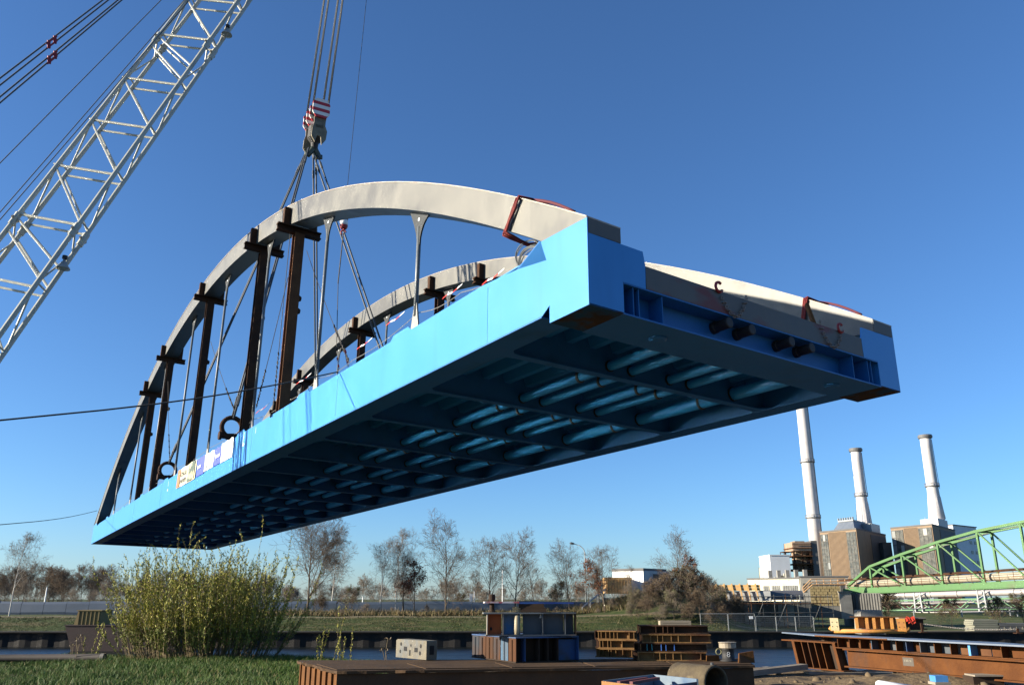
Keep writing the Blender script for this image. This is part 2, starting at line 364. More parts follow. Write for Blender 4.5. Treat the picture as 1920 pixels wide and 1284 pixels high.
    lip.add(v, list(f)+[(4*i+k, 4*i+(k+1) % 4, 4*i+4+(k+1) % 4, 4*i+4+k) for i in range(N) for k in range(4)]+[(3, 2, 1, 0), tuple(4*N+k for k in range(4))])
    lip.build('top_lip', mat('arch_lip', (.35, .31, .26), (.26, .20, .15), 3, rough=.6), arch, bw)
    ec = MB(); bx_(ec, -.006, .022, .03, AW, 1.036, P['zt']-.004); ec.build('arch_end_cover', PRIMERD, arch, bw)
    # hangers
    for x in hang_x:
        yc = fy(.36); zt = arch_top(x)-AT-.06*(1-abs(2*x/L-1))
        h = MB(); h.tube([(x, yc, GH+.55), (x, yc, zt-.35)], .055, 10); ho = bpart('hanger', h, ZINC, smooth=True)
        slope = (arch_top(x+.3)-arch_top(x-.3))/.6
        tp = MB(); pts = []
        for s_ in (-1, 1):
            c = []
            for t in np.linspace(0, 1, 6):
                w_ = .07+.48*(1-t)**2.0; c.append((x+s_*w_, yc-.02, zt+.02+slope*s_*w_*(1-t)-t*.85))
            pts += c if s_ == -1 else c[::-1]
        tp.prism(pts, (0, .04, 0)); tp.build('hanger_plate', mat('dark_plate', (.018, .021, .023), (.028, .032, .034), 3, rough=.6, spec=.3), ho, bw)
        bt = MB(); bt.prism([(x-.30, yc-.02, GH-.02), (x+.30, yc-.02, GH-.02), (x+.22, yc-.02, GH+.15), (x+.06, yc-.02, GH+.85), (x-.06, yc-.02, GH+.85), (x-.22, yc-.02, GH+.15)], (0, .04, 0))
        bt.build('foot_gusset', mat('pale_steel', (.26, .25, .22), (.21, .20, .18), 3, rough=.6), ho, bw)
        hl = MB(); hl.tube([(x, yc-.026, zt-.16), (x, yc+.026, zt-.16)], .045, 10); hl.build('pin_hole', mat('pale_hole', (.6, .65, .7)), ho, bw)
    # temporary props
    for i, x in enumerate(prop_x):
        yc = fy(.36); zt = arch_top(x)-AT-.06*(1-abs(2*x/L-1)); slope = (arch_top(x+.3)-arch_top(x-.3))/.6; zlow = zt-abs(slope)*.15
        pm = MB(); pm.ibeam((x, yc, GH-.02), (x, yc, zlow-.25), .34, .34, .03, .03, up=(1, 0, 0)); po = bpart('prop_post', pm, RUSTB if i in (0,) else RUST)
        cb = MB(); cb.ibeam((x, fy(-.42), zlow-.13), (x, fy(1.14), zlow-.13), .24, .26, .03, .035); cb.build('cross_bar', RUST, po, bw)
        for yy in (-.12, .84):
            st = MB(); st.bar((x, fy(yy), zlow-.02), (x, fy(yy), zlow+.62), .22, .2, up=(1, 0, 0)); st.build('clamp_stub', RUST, po, bw)
        lu = MB(); zz = GH+(zlow-GH)*.62
        for dz in ((0, -.45) if i == 0 else (0,)):
            lu.tube([(x+.17, yc, zz+dz), (x+.26, yc, zz+dz)], [.16, .10], 8)
            lu.tube([(x+.05, fy(.54), zz+dz), (x+.05, fy(.66), zz+dz)], [.14, .08], 8)
        lu.build('bracket', RUST, po, bw)
        if i == 0:
            ft = MB(); ft.ibeam((x-.2, fy(-.02), GH-.0), (x+.2, fy(.1), GH+.0), .12, .12, .02, .02); ft.build('shoe', RUST, po, bw)
# cross girders with flared flanges
for k in range(1, 18):
    x = L*k/18; cg = MB()
    cg.box(x-.008, x+.008, .452, BW-.452, 0.0, DECK-.03)
    r = .28; fl = []; w2 = .11
    arc = [(.58, w2+r)]+[(.58+r*(1-math.cos(t)), w2+r*(1-math.sin(t))) for t in np.linspace(.25, math.pi/2, 5)]
    side_a = [(yy, xx) for yy, xx in arc]; side_b = [(BW-yy, xx) for yy, xx in arc[::-1]]
    up_ = [(x+xx, yy, -.026) for yy, xx in side_a+side_b]; dn_ = [(x-xx, yy, -.026) for yy, xx in (side_a+side_b)[::-1]]
    cg.prism(up_+dn_, (0, 0, .02))
    bpart('cross_girder', cg, BLUE_SHADE)
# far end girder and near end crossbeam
fe = MB(); fe.box(L-.02, L, .452, BW-.452, -.02, DECK-.03); fe.box(L-.6, L-.02, .58, BW-.58, -.028, -.004); bpart('cross_girder', fe, BLUE_SHADE)
en = MB(); en.box(.002, 1.09, .722, BW-.722, -.179, -.151); bpart('end_beam_flange', en, BLUE_SHADE)
en = MB(); en.box(.36, .385, .722, BW-.722, -.149, .36); bpart('end_beam_web', en, BLUE_SHADE)
en = MB(); en.box(.0, .75, .742, BW-.742, .345, .37); bpart('end_beam_top_flange', en, BLUE_SHADE)
en = MB(); en.box(1.07, 1.088, .722, BW-.722, -.149, .72); bpart('end_beam_back_web', en, BLUE_SHADE)
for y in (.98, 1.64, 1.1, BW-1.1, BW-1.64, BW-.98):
    s_ = MB(); s_.box(.03, .358, y-.008, y+.008, -.149, .344); bpart('stiffener', s_, BLUE_SHADE)
for y in (2.0, BW-1.7):
    s_ = MB(); s_.lathe((.55, y, -.181), [(.17, 0), (.17, -.02), (.13, -.045), (.0, -.05)], 16); bpart('lifting_pad', s_, BLUE_SHADE)
dk = MB(); dk.box(.0, .03, 1.262, BW-1.262, .374, .775); bpart('deck_end_plate', dk, PRIMERD)
dk = MB(); dk.box(.03, L-.02, .455, BW-.455, DECK-.025, DECK, 30); bpart('deck_plate', dk, mat('deck_steel', (.03, .12, .25), (.04, .15, .3), 2, rough=.7))
for y in np.arange(.95, BW-.7, .62):
    rb = MB(); y = float(y)
    n = 30; vs_ = []; fs_ = []
    for i in range(n+1):
        xx = 1.1+(L-1.2)*i/n; vs_ += [(xx, y-.15, DECK-.026), (xx, y-.08, DECK-.24), (xx, y+.08, DECK-.24), (xx, y+.15, DECK-.026)]
    for i in range(n): fs_ += [(4*i+k_, 4*i+k_+1, 4*i+5+k_, 4*i+4+k_) for k_ in range(3)]
    rb.add(vs_, fs_); bpart('deck_rib', rb, mat('rib_blue', (.014, .17, .46), (.018, .19, .50), 2, rough=.5, spec=.3))
for j, (y, z, r) in enumerate([(3.25, .21, .10), (3.87, .21, .10), (5.02, .21, .10), (5.65, .21, .10), (7.15, .23, .15)]):
    pp = MB(); n = 30
    pp.tube([(.39+(L-.5)*i/n, y, z) for i in range(n+1)], r, 12); po = bpart('service_pipe', pp, mat('pipe_blue', (.02, .26, .66), (.025, .29, .70), 2, rough=.4), smooth=True)
    if j < 4:
        sp = MB(); sp.lathe((.36, y, z), [(r*1.1, 0), (r*1.1, .08), (r*.95, .10), (r*.95, .34), (r*.98, .35), (r*.98, .40), (r*.8, .41)], 16, axis=(-1, 0, 0), up=(0, 0, 1)); sp.build('pipe_stub', BLACK, po, bw)
    for k in range(18):
        cl = MB(); xc = L*k/18+(1.55 if k == 0 else 1.0)
        cl.lathe((xc, y, z), [(r+.03, -.03), (r+.03, .03)], 12, axis=(1, 0, 0), up=(0, 0, 1)); cl.tube([(xc, y-.12, z+.02), (xc, y-.12, DECK-.03)], .012, 5); cl.tube([(xc, y+.12, z+.02), (xc, y+.12, DECK-.03)], .012, 5)
        cl.build('pipe_clamp', mat('dark_clamp', (.05, .045, .04), rough=.7), po, bw)
    for k in range(1, 18):
        co = MB(); xc = L*k/18; co.lathe((xc, y, z), [(r+.022, -.05), (r+.022, .05)], 12, axis=(1, 0, 0), up=(0, 0, 1)); co.build('pipe_collar', BLACK, po, bw)
# lug plates for the shackles
LUG = [23.0, 35.3]
for x in LUG:
    for yc in (.36, BW-.36):
        lg = MB(); lg.prism([(x-.28, yc-.04, GH-.03), (x+.28, yc-.04, GH-.03), (x+.16, yc-.04, GH+.42), (x-.16, yc-.04, GH+.42)], (0, .08, 0)); bpart('lifting_lug', lg, RUST)
for x in (3.05, 10.72, 18.6, 26.4, 34.2, 42., 49.8):
    sm = MB(); sm.tube([(x, -.001, .012), (x, -.001, 1.1 if x < 4 else GH-.01)], .006, 4); bpart('weld_seam', sm, BLUE)
# white run marks under the lugs
for (x, z0, z1, w_) in [(19.65, .95, 1.19, .035), (19.62, .70, .80, .10), (32.6, .85, 1.1, .03), (32.6, .62, .72, .08), (19.7, .80, .95, .02), (18.2, .9, 1.12, .02)]:
    mk = MB(); n = 7
    lft = []; rgt = []
    for i in range(n):
        zz = z0+(z1-z0)*i/(n-1); j = w_*(.5+random.random()*.6); o_ = random.uniform(-.3, .3)*w_; lft.append((x+o_-j, -.003, zz)); rgt.append((x+o_+j, -.003, zz))
    mk.prism(lft+rgt[::-1], (0, .002, 0)); bpart('white_run_mark', mk, mat('white_drip', (.62, .66, .70), rough=.6))
exec_bridge_done = True
# ================================================================== THINGS HANGING ON THE SPAN
def ring(mb, c, r, t, axis_, n=16, a0=0, a1=2*math.pi, up=(0, 0, 1), sx=1.):
    c = Vector(c); ax = Vector(axis_).normalized(); a = Vector(up); a = (a-ax*a.dot(ax)).normalized(); b = ax.cross(a)
    mb.tube([c+a*math.cos(a0+(a1-a0)*i/n)*r+b*math.sin(a0+(a1-a0)*i/n)*r*sx for i in range(n+1)], t, 6, cap=True); return mb
HOOKP = W(583, 283, 39.5)
SHK = {}
acr = (MBR.to_3x3() @ Vector((0, -1, 0))).normalized(); alo = (MBR.to_3x3() @ Vector((1, 0, 0))).normalized()
shl = {(0, 0): 'large dark shackle on the sunlit girder beside the white banner', (1, 0): 'large dark shackle on the sunlit girder left of the cream banner',
       (0, 1): 'large dark shackle on the far girder under the steeper sling pair', (1, 1): 'large dark shackle on the far girder under the nearly upright slings'}
for i, x in enumerate(LUG):
    for j, yc in enumerate((.36, BW-.36)):
        base = BP(x, yc, GH+.34); c = base+Vector((0, 0, .5))
        e = empty('shackle', base, shl[(i, j)], 'shackle', 'lifting shackles on the bridge girders')
        m = MB(); ring(m, (0, 0, .46), .38, .095, alo, 18, .15*math.pi, 1.85*math.pi, up=(0, 0, -1)); m.build('bow', RUST, e, smooth=True)
        m = MB(); m.tube([acr*-.42+Vector((0, 0, .1)), acr*.42+Vector((0, 0, .1))], .11, 10); m.tube([acr*-.46+Vector((0, 0, .1)), acr*-.36+Vector((0, 0, .1))], .17, 8); m.tube([acr*.36+Vector((0, 0, .1)), acr*.46+Vector((0, 0, .1))], .17, 8); m.box(-.2, .2, -.13, .13, .0, .2); m.build('pin', RUST, e)
        SHK[(i, j)] = base+Vector((0, 0, .80))
sl_lab = {(0, 0): 'pair of wire slings running from the hook to the shackle beside the white banner', (1, 0): 'pair of wire slings slanting left from the hook to the shackle beside the cream banner',
          (0, 1): 'pair of wire slings slanting right from the hook to the far girder', (1, 1): 'pair of almost upright wire slings from the hook to the far girder'}
for (i, j), pt in SHK.items():
    e = empty('wire_sling', pt, sl_lab[(i, j)], 'lifting sling', 'wire slings between hook and bridge')
    for s_ in (-1, 1):
        o_ = alo*(.16*s_); h = HOOKP+alo*(.22*s_)+acr*(.2 if j else -.2)
        m = MB(); n = 6; A = Vector((0, 0, 0))+o_; B_ = h-pt
        m.tube([A+(B_-A)*k/n for k in range(n+1)], .045, 6); ro = m.build('sling_rope', ROPE, e, smooth=True)
        fl = MB(); d = (B_-A).normalized(); fl.tube([A+d*.6, A+d*1.1], .07, 6); fl.tube([B_-d*1.3, B_-d*.9], .065, 6); fl.build('ferrule', STEEL, ro)
# banners on the sunlit girder
def girder_sheet(mb, x0, x1, z0, z1, y=-.02, n=8, wave=.02, ph=0.):
    v = []; 
    for i in range(n+1):
        x = x0+(x1-x0)*i/n
        for z in (z0, (z0+z1)/2, z1): v.append((x, y-wave*(1+math.sin(i*1.7+ph+z*3))*.5, z-(.02*math.sin(i*2.1+ph) if z == z1 else 0)))
    f = []
    for i in range(n):
        for k in range(2): a = 3*i+k; f.append((a, a+1, a+4, a+3))
    mb.add(v, f); return mb
CLOTHW = mat('banner_white', (.80, .80, .80), (.72, .73, .75), 3, rough=.7)
CLOTHB = mat('banner_blue', (.035, .06, .42), (.05, .08, .46), 3, rough=.7)
CLOTHC = mat('banner_cream', (.62, .58, .42), (.55, .52, .40), 3, rough=.7)
INK = mat('banner_ink', (.03, .035, .03), rough=.8); ORG = mat('banner_orange', (.40, .16, .05), (.30, .12, .06), 5, rough=.7); PIC = mat('banner_picture', (.05, .08, .06), (.45, .42, .25), 2.2, lo=.45, hi=.55, rough=.7)
def gtext(txt, size, x, z, m, parent, name, flip=1, y=-.075):
    # lettering reads from the outside, local x runs away from the viewer to the left
    me = text_mesh(txt, size, name, m, .003); vsn = [v.co.copy() for v in me.vertices]
    for v, c in zip(me.vertices, vsn):
        q = bw(x-c.x, y-c.z, z+c.y); v.co = q
    me.update(); o = link(name, me, parent); o.matrix_parent_inverse = Matrix.Identity(4); return o
def hang(name, label, cat, group=None):
    return empty(name, M=MBR.copy(), label=label, cat=cat, group=group)
b1 = hang('banner', 'cream banner with two lines of dark lettering, leftmost on the blue girder', 'banner', 'banners tied to the blue girder')
girder_sheet(MB(), 26.75, 30.4, .47, 1.28, ph=.3).build('sheet', CLOTHC, b1, bw)
girder_sheet(MB(), 29.75, 30.36, .49, 1.26, y=-.045, ph=.3).build('orange_edge', ORG, b1, bw)
girder_sheet(MB(), 26.9, 28.2, .50, 1.27, y=-.045, ph=.3).build('picture_strip', PIC, b1, bw)
girder_sheet(MB(), 28.25, 29.7, .74, .80, y=-.046, ph=.3, wave=.0).build('print_rule', CLOTHW, b1, bw)
gtext('SCHALKE', .30, 28.98, .97, INK, b1, 'lettering'); gtext('ENGINEER', .27, 28.98, .66, INK, b1, 'lettering')
b2 = hang('banner', 'blue and white banner in the middle, blue on its left half', 'banner', 'banners tied to the blue girder')
girder_sheet(MB(), 23.75, 25.25, .54, 1.21, ph=1.1).build('sheet', CLOTHW, b2, bw); girder_sheet(MB(), 25.25, 26.6, .5, 1.25, ph=1.1).build('sheet', CLOTHB, b2, bw)
girder_sheet(MB(), 24.75, 25.1, .56, 1.2, y=-.045, ph=1.1).build('print_stripe', mat('banner_grey', (.45, .50, .52), (.6, .62, .62), 4), b2, bw)
gtext('Jansen', .26, 25.95, .86, CLOTHW, b2, 'lettering')
b3 = hang('banner', 'blue and white banner with white wordmark, rightmost on the blue girder', 'banner', 'banners tied to the blue girder')
girder_sheet(MB(), 20.95, 22.6, .52, 1.25, ph=2.).build('sheet', CLOTHW, b3, bw); girder_sheet(MB(), 22.6, 23.7, .54, 1.20, ph=2.).build('sheet', CLOTHB, b3, bw)
gtext('Jansen', .27, 22.95, .86, CLOTHW, b3, 'lettering'); 
mk = MB(); mk.prism([(23.52, -.075, .74), (23.56, -.075, .74), (23.48, -.075, 1.0), (23.44, -.075, 1.0)], (0, .002, 0)); mk.build('slanted_mark', CLOTHW, b3, bw)
# red round slings at the near end of each arch
for side, lab in ((0, 'red lifting strap looped round the near end of the left arch'), (1, 'red lifting strap looped round the near end of the right arch')):
    fy = (lambda y: y) if side == 0 else (lambda y: BW-y)
    e = hang('webbing_strap', lab, 'strap', 'red straps on the arch ends')
    x0, x1 = (1.9, 2.35) if side == 0 else (1.55, 1.75)
    zt0, zb0 = arch_top(x0)+.05, arch_top(x1)-AT-.05
    for k in range(3):
        m = MB(); dx = .05*k
        o0, o1 = -.05, AW+.05
        pts = [(x1+dx, fy(o0), zb0), (x0+dx, fy(o0), zt0), (x0-.02+dx, fy(o1), zt0+.02), (x1-.02+dx, fy(o1), zb0-.02), (x1-.1+dx, fy(.4), zb0-.14), (x1+dx, fy(o0), zb0)]
        pl = []
        for a, c in zip(pts[:-1], pts[1:]): pl += [tuple(a[i]+(c[i]-a[i])*t for i in range(3)) for t in (0, .34, .67)]
        m.tube([(p[0]+random.uniform(-.012, .012), p[1]+random.uniform(-.012, .012), p[2]+random.uniform(-.015, .015)) for p in pl+[pts[-1]]], .024, 6); m.build('strap_loop', REDWEB, e, bw, smooth=True)
    m = MB(); m.tube([(x0-d_, fy(.25+.12*d_), arch_top(x0-d_)+.06+.05*math.sin(d_*3)) for d_ in (0, .25, .5, .75, .95, 1.1)], .03, 6); m.build('strap_tail', mat('dark_strap', (.10, .015, .02), rough=.8), e, bw, smooth=True)
# rusty bar leaning on the right arch, chains hooked over the deck edge
m = MB(); m.bar((.06, 5.95, .775), (.25, 6.05, 1.28), .06, .08); e = m.build('steel_bar', RUSTO, None, bw); e.matrix_world = MBR; tag(e, 'short rusty bar leaning on the arch left of the red strap', 'bar')
for y0, lab in ((3.05, 'chain with a red hook draped over the grey deck edge, left one'), (6.72, 'chain with a red hook draped over the grey deck edge, below the red strap')):
    e = hang('lifting_chain', lab, 'chain', 'chains draped over the deck edge')
    hk = MB(); ring(hk, (-.03, y0, .83), .09, .028, (1, 0, 0), 12, -.6, 4.2); hk.build('hook', REDP, e, bw)
    n = 16
    for i in range(n):
        m = MB(); t = i/(n-1); y = y0+.02+t*.72*(1 if y0 < 5 else -1); z = .76-.42*math.sin(math.pi*min(1, t*1.0))**.8+.05*t
        ring(m, (-.03, y, z), .035, .011, (1, 0, 0) if i % 2 else (0, 0, 1), 6, up=(0, 1, 0)); m.build('chain_link', mat('chain_grey', (.16, .15, .14), rough=.6), e, bw)
# tangle of wire at the foot of the left arch
m = MB(); c = Vector((2.15, .42, 1.42))
for k in range(7):
    r_ = .22+.05*random.random(); tl = random.uniform(-.5, .5); pts = []
    for i in range(19):
        t = 2*math.pi*i/18*1.0; pts.append((c.x+r_*1.5*math.cos(t)+k*.03, c.y+tl*r_*math.sin(t), c.z+r_*.75*math.sin(t)+.04*k))
    m.tube(pts, .012, 4)
e = m.build('wire_coil', STEEL, None, bw); e.matrix_world = MBR; tag(e, 'tangled coil of grey wire behind the left arch foot', 'wire coil')
# barrier tape line with fluttering red and white scraps
TAPE_R, TAPE_W = mat('tape_red', (.52, .03, .02), rough=.7), mat('tape_white', (.75, .75, .74), rough=.7)
line = []
tape_pts = [(2.4, .5, 1.55), (5.0, .5, 1.75), (hang_x[0], .42, 1.85), (11, .5, 1.75), (hang_x[1], .42, 1.8), (16.6, .5, 1.75), (hang_x[2], .42, 1.8), (hang_x[3], .42, 1.8), (hang_x[4], .42, 1.85), (hang_x[5], .42, 1.8), (hang_x[6], .42, 1.8), (hang_x[7], .42, 1.8)]
m = MB()
for a, c in zip(tape_pts[:-1], tape_pts[1:]):
    pl = []
    for i in range(7):
        t = i/6; pl.append((a[0]+(c[0]-a[0])*t, a[1]+(c[1]-a[1])*t, a[2]+(c[2]-a[2])*t-.10*math.sin(math.pi*t)))
    m.tube(pl, .009, 4)
e = m.build('barrier_rope', mat('grey_cord', (.2, .19, .17), rough=.8), None, bw); e.matrix_world = MBR; tag(e, 'thin cord strung between the hangers along the sunlit girder', 'cord')
scr = [((904+20, 520), 'red and white tape scrap fluttering nearest the blue end block', 1.1), ((848, 547), 'red and white tape scrap in front of the far arch prop head', 1.0), ((741, 598), 'red and white tape scrap fluttering left of the nearest hanger', .95),
       ((683, 645), 'red and white tape scrap twisted round the far slings', .8), ((569, 711), 'red and white tape scrap beside the lower end of the second hanger', .8), ((492, 766), 'white and red tape scrap left of the tallest rusty prop', .7), ((650, 672), 'long red and white tape scrap hanging from the thin chain', .8), ((634, 682), 'narrow red and white tape scrap just left of the thin chain', .6)]
def girder_y(u, v, y):
    # point on the plane y = const of the span seen at a photo pixel
    n_ = MBR.to_3x3() @ Vector((0, -1, 0)); o = BP(0, y, 0); d = ray(u, v); c0 = Vector((0, 0, CAMZ)); nn = n_
    nn = (BP(30, y, 0)-BP(0, y, 0)).cross(Vector(ez)).normalized()
    return c0+d*((o-c0).dot(nn)/d.dot(nn))
for (uv, lab, sc_) in scr:
    p = girder_y(uv[0], uv[1], .5); dist = p.length; e = empty('tape_scrap', p, lab, 'barrier tape', 'scraps of red and white tape')
    k = 22/1560*dist*sc_; a = Vector((.8, -.35, .45)).normalized() if 'long' not in lab and 'narrow' not in lab else Vector((.25, -.1, -.95)); s_ = Vector((.2, .5, .6)).normalized()*k*.2
    for q_ in range(4):
        A = a*(k*(q_-2)*.5)+Vector((0, 0, math.sin(q_*2.1)*k*.08)); B_ = a*(k*(q_-1)*.5)+Vector((0, 0, math.sin((q_+1)*2.1)*k*.08)); off = s_*(1 if q_ % 2 else .8)
        m = MB(); m.add([A-off, B_-s_, B_+s_, A+off, A-off+Vector((.004, .004, 0)), B_-s_+Vector((.004, .004, 0)), B_+s_+Vector((.004, .004, 0)), A+off+Vector((.004, .004, 0))], [(0, 1, 2, 3), (7, 6, 5, 4), (0, 4, 5, 1), (3, 2, 6, 7)])
        m.build('tape_piece', TAPE_R if q_ % 2 == 0 else TAPE_W, e)
# thin chain slings hanging among the props
for (a, c, lab) in [((545, 430, .3), (512, 765, .5), 'thin dark chain hanging just left of the tallest rusty prop'), ((575, 470, .3), (655, 680, .5), 'thin chain slanting down right from the tallest prop head'), ((395, 640, .3), (440, 770, .4), 'thin dark chain hanging above the nearer shackle'), ((315, 715, .3), (318, 860, .4), 'thin chain hanging above the farther shackle'), ((540, 520, .3), (480, 765, .4), 'thin cord slanting down left behind the tallest rusty prop')]:
    A = girder_y(*a); B_ = girder_y(*c); m = MB(); n = 14
    pl = [A+(B_-A)*t+Vector((0, 0, -.25*math.sin(math.pi*t)*.4)) for t in np.linspace(0, 1, n)]
    m.tube(pl, .012, 4)
    for i in range(n-5, n-1):
        pt = pl[i]
        for q_ in range(3): ring(m, pt+(pl[i+1]-pl[i])*(q_/3), .05, .018, (1, .3*q_, .2), 6)
    e = m.build('thin_chain', THINROPE, None); tag(e, lab, 'chain', 'thin chains among the props')
# ================================================================== CRANE
BT = Vector((-8.6814, 35.9643, 43.8944)); BD = Vector((.283206, .232266, .930509)); BU = Vector((.95367, -.170916, -.247592)); BN = Vector((-.101532, -.957518, .26991))
def bpt(s, a, b):
    g = 1-.2579*(s+55)/55; return BT+BU*(a*3.0544/2*g)+BN*(b*.6528/2*g)+BD*s
boom = empty('crane_boom', bpt(-44.5, 0, 0), 'white lattice crane boom rising to the upper right', 'crane boom')
Mi = Matrix.Translation(-boom.location)
def cpart(name, m, mt): m.v = [tuple(Mi @ Vector(p)) for p in m.v]; return m.build(name, mt, boom, smooth=False)
S0, S1 = -44.3, -.5
for a in (-1, 1):
    for b in (-1, 1):
        m = MB(); m.tube([bpt(s, a, b) for s in np.linspace(S0, S1, 12)], .095 if b > 0 else .09, 10); o = cpart('chord', m, WHITEP)
J = -31.04; SEC = 10.72
secs = [J-SEC, J, J+SEC, J+2*SEC]
lv = []
for j in secs:
    lv += [(j+d, d) for d in (.25, 2.85, 5.45, 8.05)]
lv = [t for t in lv if S0 < t[0] < S1]
def lace(s0, a0, b0, s1, a1, b1, r=.045):
    m = MB(); m.tube([bpt(s0, a0, b0), bpt(s1, a1, b1)], r, 6); cpart('lacing', m, WHITEP)
for (s, d), nx2 in zip(lv, lv[1:]+[None]):
    for b in (1, -1):
        lace(s, -1, b, s-.0, 1, b, .052 if b > 0 else .045)
    for a in (-1, 1): lace(s+.2, a, 1, s+.2, a, -1, .035)
    if nx2 is None: continue
    s2 = nx2[0]
    if d > 8:       # bay across a section joint: a pair of parallel diagonals on each face
        for b in (1, -1):
            lace(s2-.15, -1, b, s+1.2, 1, b); lace(s2-.75, -1, b, s+.35, 1, b)
        for a in (-1, 1):
            lace(s+.2, a, 1, s2-.9, a, -1, .035); lace(s2-.2, a, 1, s2-1.0, a, -1, .035)
    else:
        for b in (1, -1): lace(s2-.1, -1, b, s+.12, 1, b)
        for a in (-1, 1): lace(s2-.1, a, 1, s+.3, a, -1, .04)
for j in secs:
    for a in (-1, 1):
        for b in (-1, 1):
            p = bpt(j, a, b); m = MB(); m.tube([p-BN*.0-BD*.28, p+BD*.28], .125, 8); m.tube([p-BN*.16, p+BN*.16], .07, 8); o = cpart('joint_lug', m, WHITEP)
            m = MB(); m.tube([p+BN*.155, p+BN*.18], .05, 8); m.v = [tuple(Mi @ Vector(q)) for q in m.v]; m.build('joint_pin', BLACK, o)
for (s, d) in lv:
    p = bpt(s+.05, -1, 1); m = MB(); m.tube([p-BU*.2, p-BU*.08], .03, 6); cpart('rung', m, WHITEP)
# head with sheaves
m = MB(); m.prism([bpt(S1, -.4, -1), bpt(S1, -.4, 1), bpt(1.2, -.35, .8), bpt(1.2, -.35, -.8)], BU*.06); m.prism([bpt(S1, .35, -1), bpt(S1, .35, 1), bpt(1.2, .3, .8), bpt(1.2, .3, -.8)], BU*.06); m.tube([bpt(S1, -1, -1), bpt(S1, 1, -1)], .09, 8); m.tube([bpt(S1, -1, 1), bpt(S1, 1, 1)], .09, 8); cpart('head_frame', m, WHITEP)
for k in range(4):
    c = bpt(.5, -.25+.16*k, 0); m = MB(); m.lathe(c, [(.5, -.05), (.42, 0), (.5, .05)], 20, axis=BU, up=BN); cpart('sheave', m, STEEL)
# flood lamps on the boom
for (u, v, s) in ((396, 97, -18.9), (88, 533, -32.2)):
    p = bpt(s, 1, .2)+BU*.12; q = W(u, v, p.y); q = p+BU*.08+Vector((0, -.05, -.42))
    e = empty('flood_lamp', q, 'grey bell lamp on the upper right edge of the white boom' if s > -25 else 'grey bell lamp on the lower right edge of the white boom', 'lamp', 'bell lamps on the boom')
    m = MB(); m.lathe((0, 0, 0), [(.24, 0), (.22, .06), (.13, .17), (.10, .26), (.06, .30), (.03, .42)], 14); m.build('shade', mat('lamp_grey', (.22, .23, .22), (.3, .3, .28), 4, rough=.5), e, smooth=True)
    m = MB(); m.lathe((0, 0, .01), [(.2, -.02), (.12, -.05), (.0, -.06)], 12); m.build('glass', mat('lamp_glass', (.35, .38, .36), rough=.2), e)
    m = MB(); m.lathe((0, 0, .40), [(.09, 0), (.09, .12), (.03, .14)], 10); m.build('socket', BLACK, e)
# pendant lines, luffing ropes
TIP = bpt(.6, 0, .3)
def line_to(uv, y, ext=1.25, o=Vector((0, 0, 0)), r=.03, name='rope', mt=ROPE, parent=None, base=None):
    B_ = W(uv[0], uv[1], y); A = TIP+o; d = B_-A; m = MB(); m.tube([A+d*ext*t-(base or Vector()) for t in np.linspace(0, 1, 5)], r, 5); return m.build(name, mt, parent, smooth=True)
pair = [('double dark pendant rope with red couplings, upper of the two pairs', [((0, 147), .05), ((0, 160), -.05)], [(98, 85)]),
        ('double dark pendant rope with red couplings, lower of the two pairs', [((0, 182), .05), ((0, 193), -.05)], [(97, 117), (252, 3)])]
for i, (lab, lines, cps) in enumerate(pair):
    e = empty('pendant_rope', TIP, lab, 'crane rope', 'pendant ropes of the crane')
    for uv, k in lines: line_to(uv, 24, 1.3, BU*(.9*k-.3+.5*i*-.4)+BN*(-.3*k), .03, 'rope', ROPE, e, TIP)
    for (u, v) in cps:
        A0 = W(lines[0][0][0], lines[0][0][1], 24); A1 = W(lines[1][0][0], lines[1][0][1], 24)
        best = None
        for t in np.linspace(0, 1, 400):
            q = TIP+((A0+A1)/2-TIP)*t
            c_, s_ = math.cos(PITCH), math.sin(PITCH); r_ = q-Vector((0, 0, CAMZ)); yy = r_.y*c_+r_.z*s_; uu = 960+FPX*r_.x/yy
            if best is None or abs(uu-u) < best[0]: best = (abs(uu-u), q)
        q = best[1]; d = ((A0+A1)/2-TIP).normalized(); sd_ = (A1-A0).normalized()
        m = MB()
        for kk in (-.17, .17): m.bar(q+d*kk-sd_*.15-TIP, q+d*kk+sd_*.15-TIP, .07, .10, up=d)
        for s_ in (-1, 1): m.bar(q-d*.27+sd_*.10*s_-TIP, q+d*.27+sd_*.10*s_-TIP, .06, .06)
        m.build('coupling', REDP, e)
for lab, uvs, r_ in (('single thin dark rope between the pendant ropes and the white boom', [(0, 306)], .018), ('two thin dark ropes running close beside the white boom', [(0, 398), (0, 412)], .018)):
    e = empty('hoist_line', TIP, lab, 'crane rope')
    for k, uv in enumerate(uvs): line_to(uv, 24.5, 1.3, BU*(-.5+.25*k), r_, 'rope', ROPE, e, TIP)
